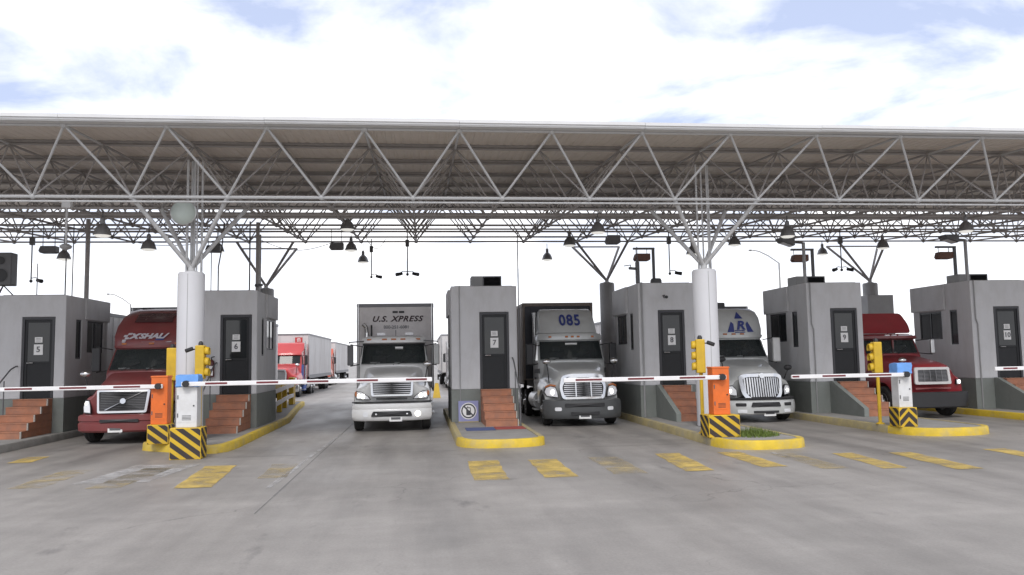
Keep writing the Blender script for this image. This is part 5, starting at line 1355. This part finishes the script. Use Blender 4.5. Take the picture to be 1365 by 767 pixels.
truck_far(3.0, 57, 'white', 'white truck glimpsed just left of booth 7', 'white box trailer behind the white truck left of booth 7', False)
trailer(-12.95, 29.6, 13.6, 'white box trailer standing behind booth 5')

# ------------------------------------------------------------------ guard rail on island 6, floor stand
t = thing('guard_rail', 'yellow steel guard rail on the island behind booth 6', 'guard rail', (-5.4, 33.5, .2))
for q, (x, y) in enumerate(((.1, -3.6), (-.15, -.5), (-.45, 2.6), (-.62, 5.6))):
    MB().box(x-.09, x+.09, y-.09, y+.09, 0, 1.12).build('post', 'yellow', t, bevel=.012)
for z0 in (.35, .82): 
    MB().grid([[(x, y, z) for z in (z0, z0+.16)] for x, y in ((.16, -3.7), (-.09, -.5), (-.39, 2.6), (-.56, 5.7))]).build('rail', 'trailer_grey', t).modifiers.new('s', 'SOLIDIFY').thickness = .05
MB().box(-.72, -.5, 5.3, 5.9, 0, 1.25).build('end_plate', 'yellow', t, bevel=.02)
MB().grid([[(x, y, z) for z in (.98, 1.14)] for x, y in ((.1, -3.7), (-.15, -.5), (-.45, 2.6), (-.62, 5.7))]).build('top_rail', 'yellow', t).modifiers.new('s', 'SOLIDIFY').thickness = .07
t = thing('floor_stand', 'small yellow folding floor stand right of the lettered truck', 'floor stand', (.85, 47, 0))
for sg in (-1, 1):
    m = MB(); y0 = sg*.25
    m.add([(-.22, y0, 0), (.22, y0, 0), (.1, sg*.02, .8), (-.1, sg*.02, .8), (-.22, y0-sg*.02, 0), (.22, y0-sg*.02, 0), (.1, sg*.0, .78), (-.1, sg*.0, .78)], [(0,1,2,3),(7,6,5,4),(0,4,5,1),(1,5,6,2),(2,6,7,3),(3,7,4,0)])
    m.build('leaf', 'yellow', t)
MB().box(-.09, .09, -.02, .02, .79, .83).build('hinge', 'yellow', t)

# ------------------------------------------------------------------ weeds on island 8
mb = MB()
for i in range(1100):
    a = random.uniform(0, 2*PI); r = random.random()**.6
    x = 7.85+r*.62*math.cos(a); y = 18.9+r*.5*math.sin(a); h = random.uniform(.08, .26)*(1.15-r*.7); q = random.uniform(0, 2*PI); w = .007
    dx, dy = math.cos(q), math.sin(q); lx, ly = random.uniform(-.08, .08), random.uniform(-.08, .08)
    mb.add([(x-dx*w, y-dy*w, .185), (x+dx*w, y+dy*w, .185), (x+dx*w*.7+lx*.4, y+dy*w*.7+ly*.4, .185+h*.6), (x-dx*w*.7+lx*.4, y-dy*w*.7+ly*.4, .185+h*.6), (x+lx, y+ly, .185+h)], [(0, 1, 2, 3), (3, 2, 4)])
o = mb.build('weeds', 'grassblade'); struct(o, 'stuff'); o['label'] = 'tuft of green weeds on the island before booth 8'; o['category'] = 'weeds'

# ------------------------------------------------------------------ street lamps far behind
def street_lamp(x, y, h, dx, label):
    t = thing('street_lamp', label, 'street lamp', (x, y, 0))
    MB().cyl((0, 0, 0), (0, 0, h), .11, .06, n=10).build('pole', 'coolercase', t, smooth=40)
    MB().tube([(0, 0, h-.03), (dx*.4, 0, h+.55), (dx*.75, 0, h+.9), (dx, 0, h+1.0)], .045).build('arm', 'coolercase', t, smooth=40)
    MB().lathe([(0, -.08), (.12, -.05), (.16, 0), (.1, .07), (0, .08)], n=14).build('lamp_head', 'coolercase', t, smooth=50).location = (dx*1.08, 0, h+.98)
    MB().lathe([(.2, 0), (.2, .4), (.12, .42)], n=10).build('footing', 'slab', t)
street_lamp(27.6, 60, 9.2, -2.1, 'grey street lamp with a long arm seen above booth 9')
street_lamp(-27.2, 80, 7.9, -1.9, 'distant street lamp seen between booth 5 and the maroon truck')

bpy.context.view_layer.update()
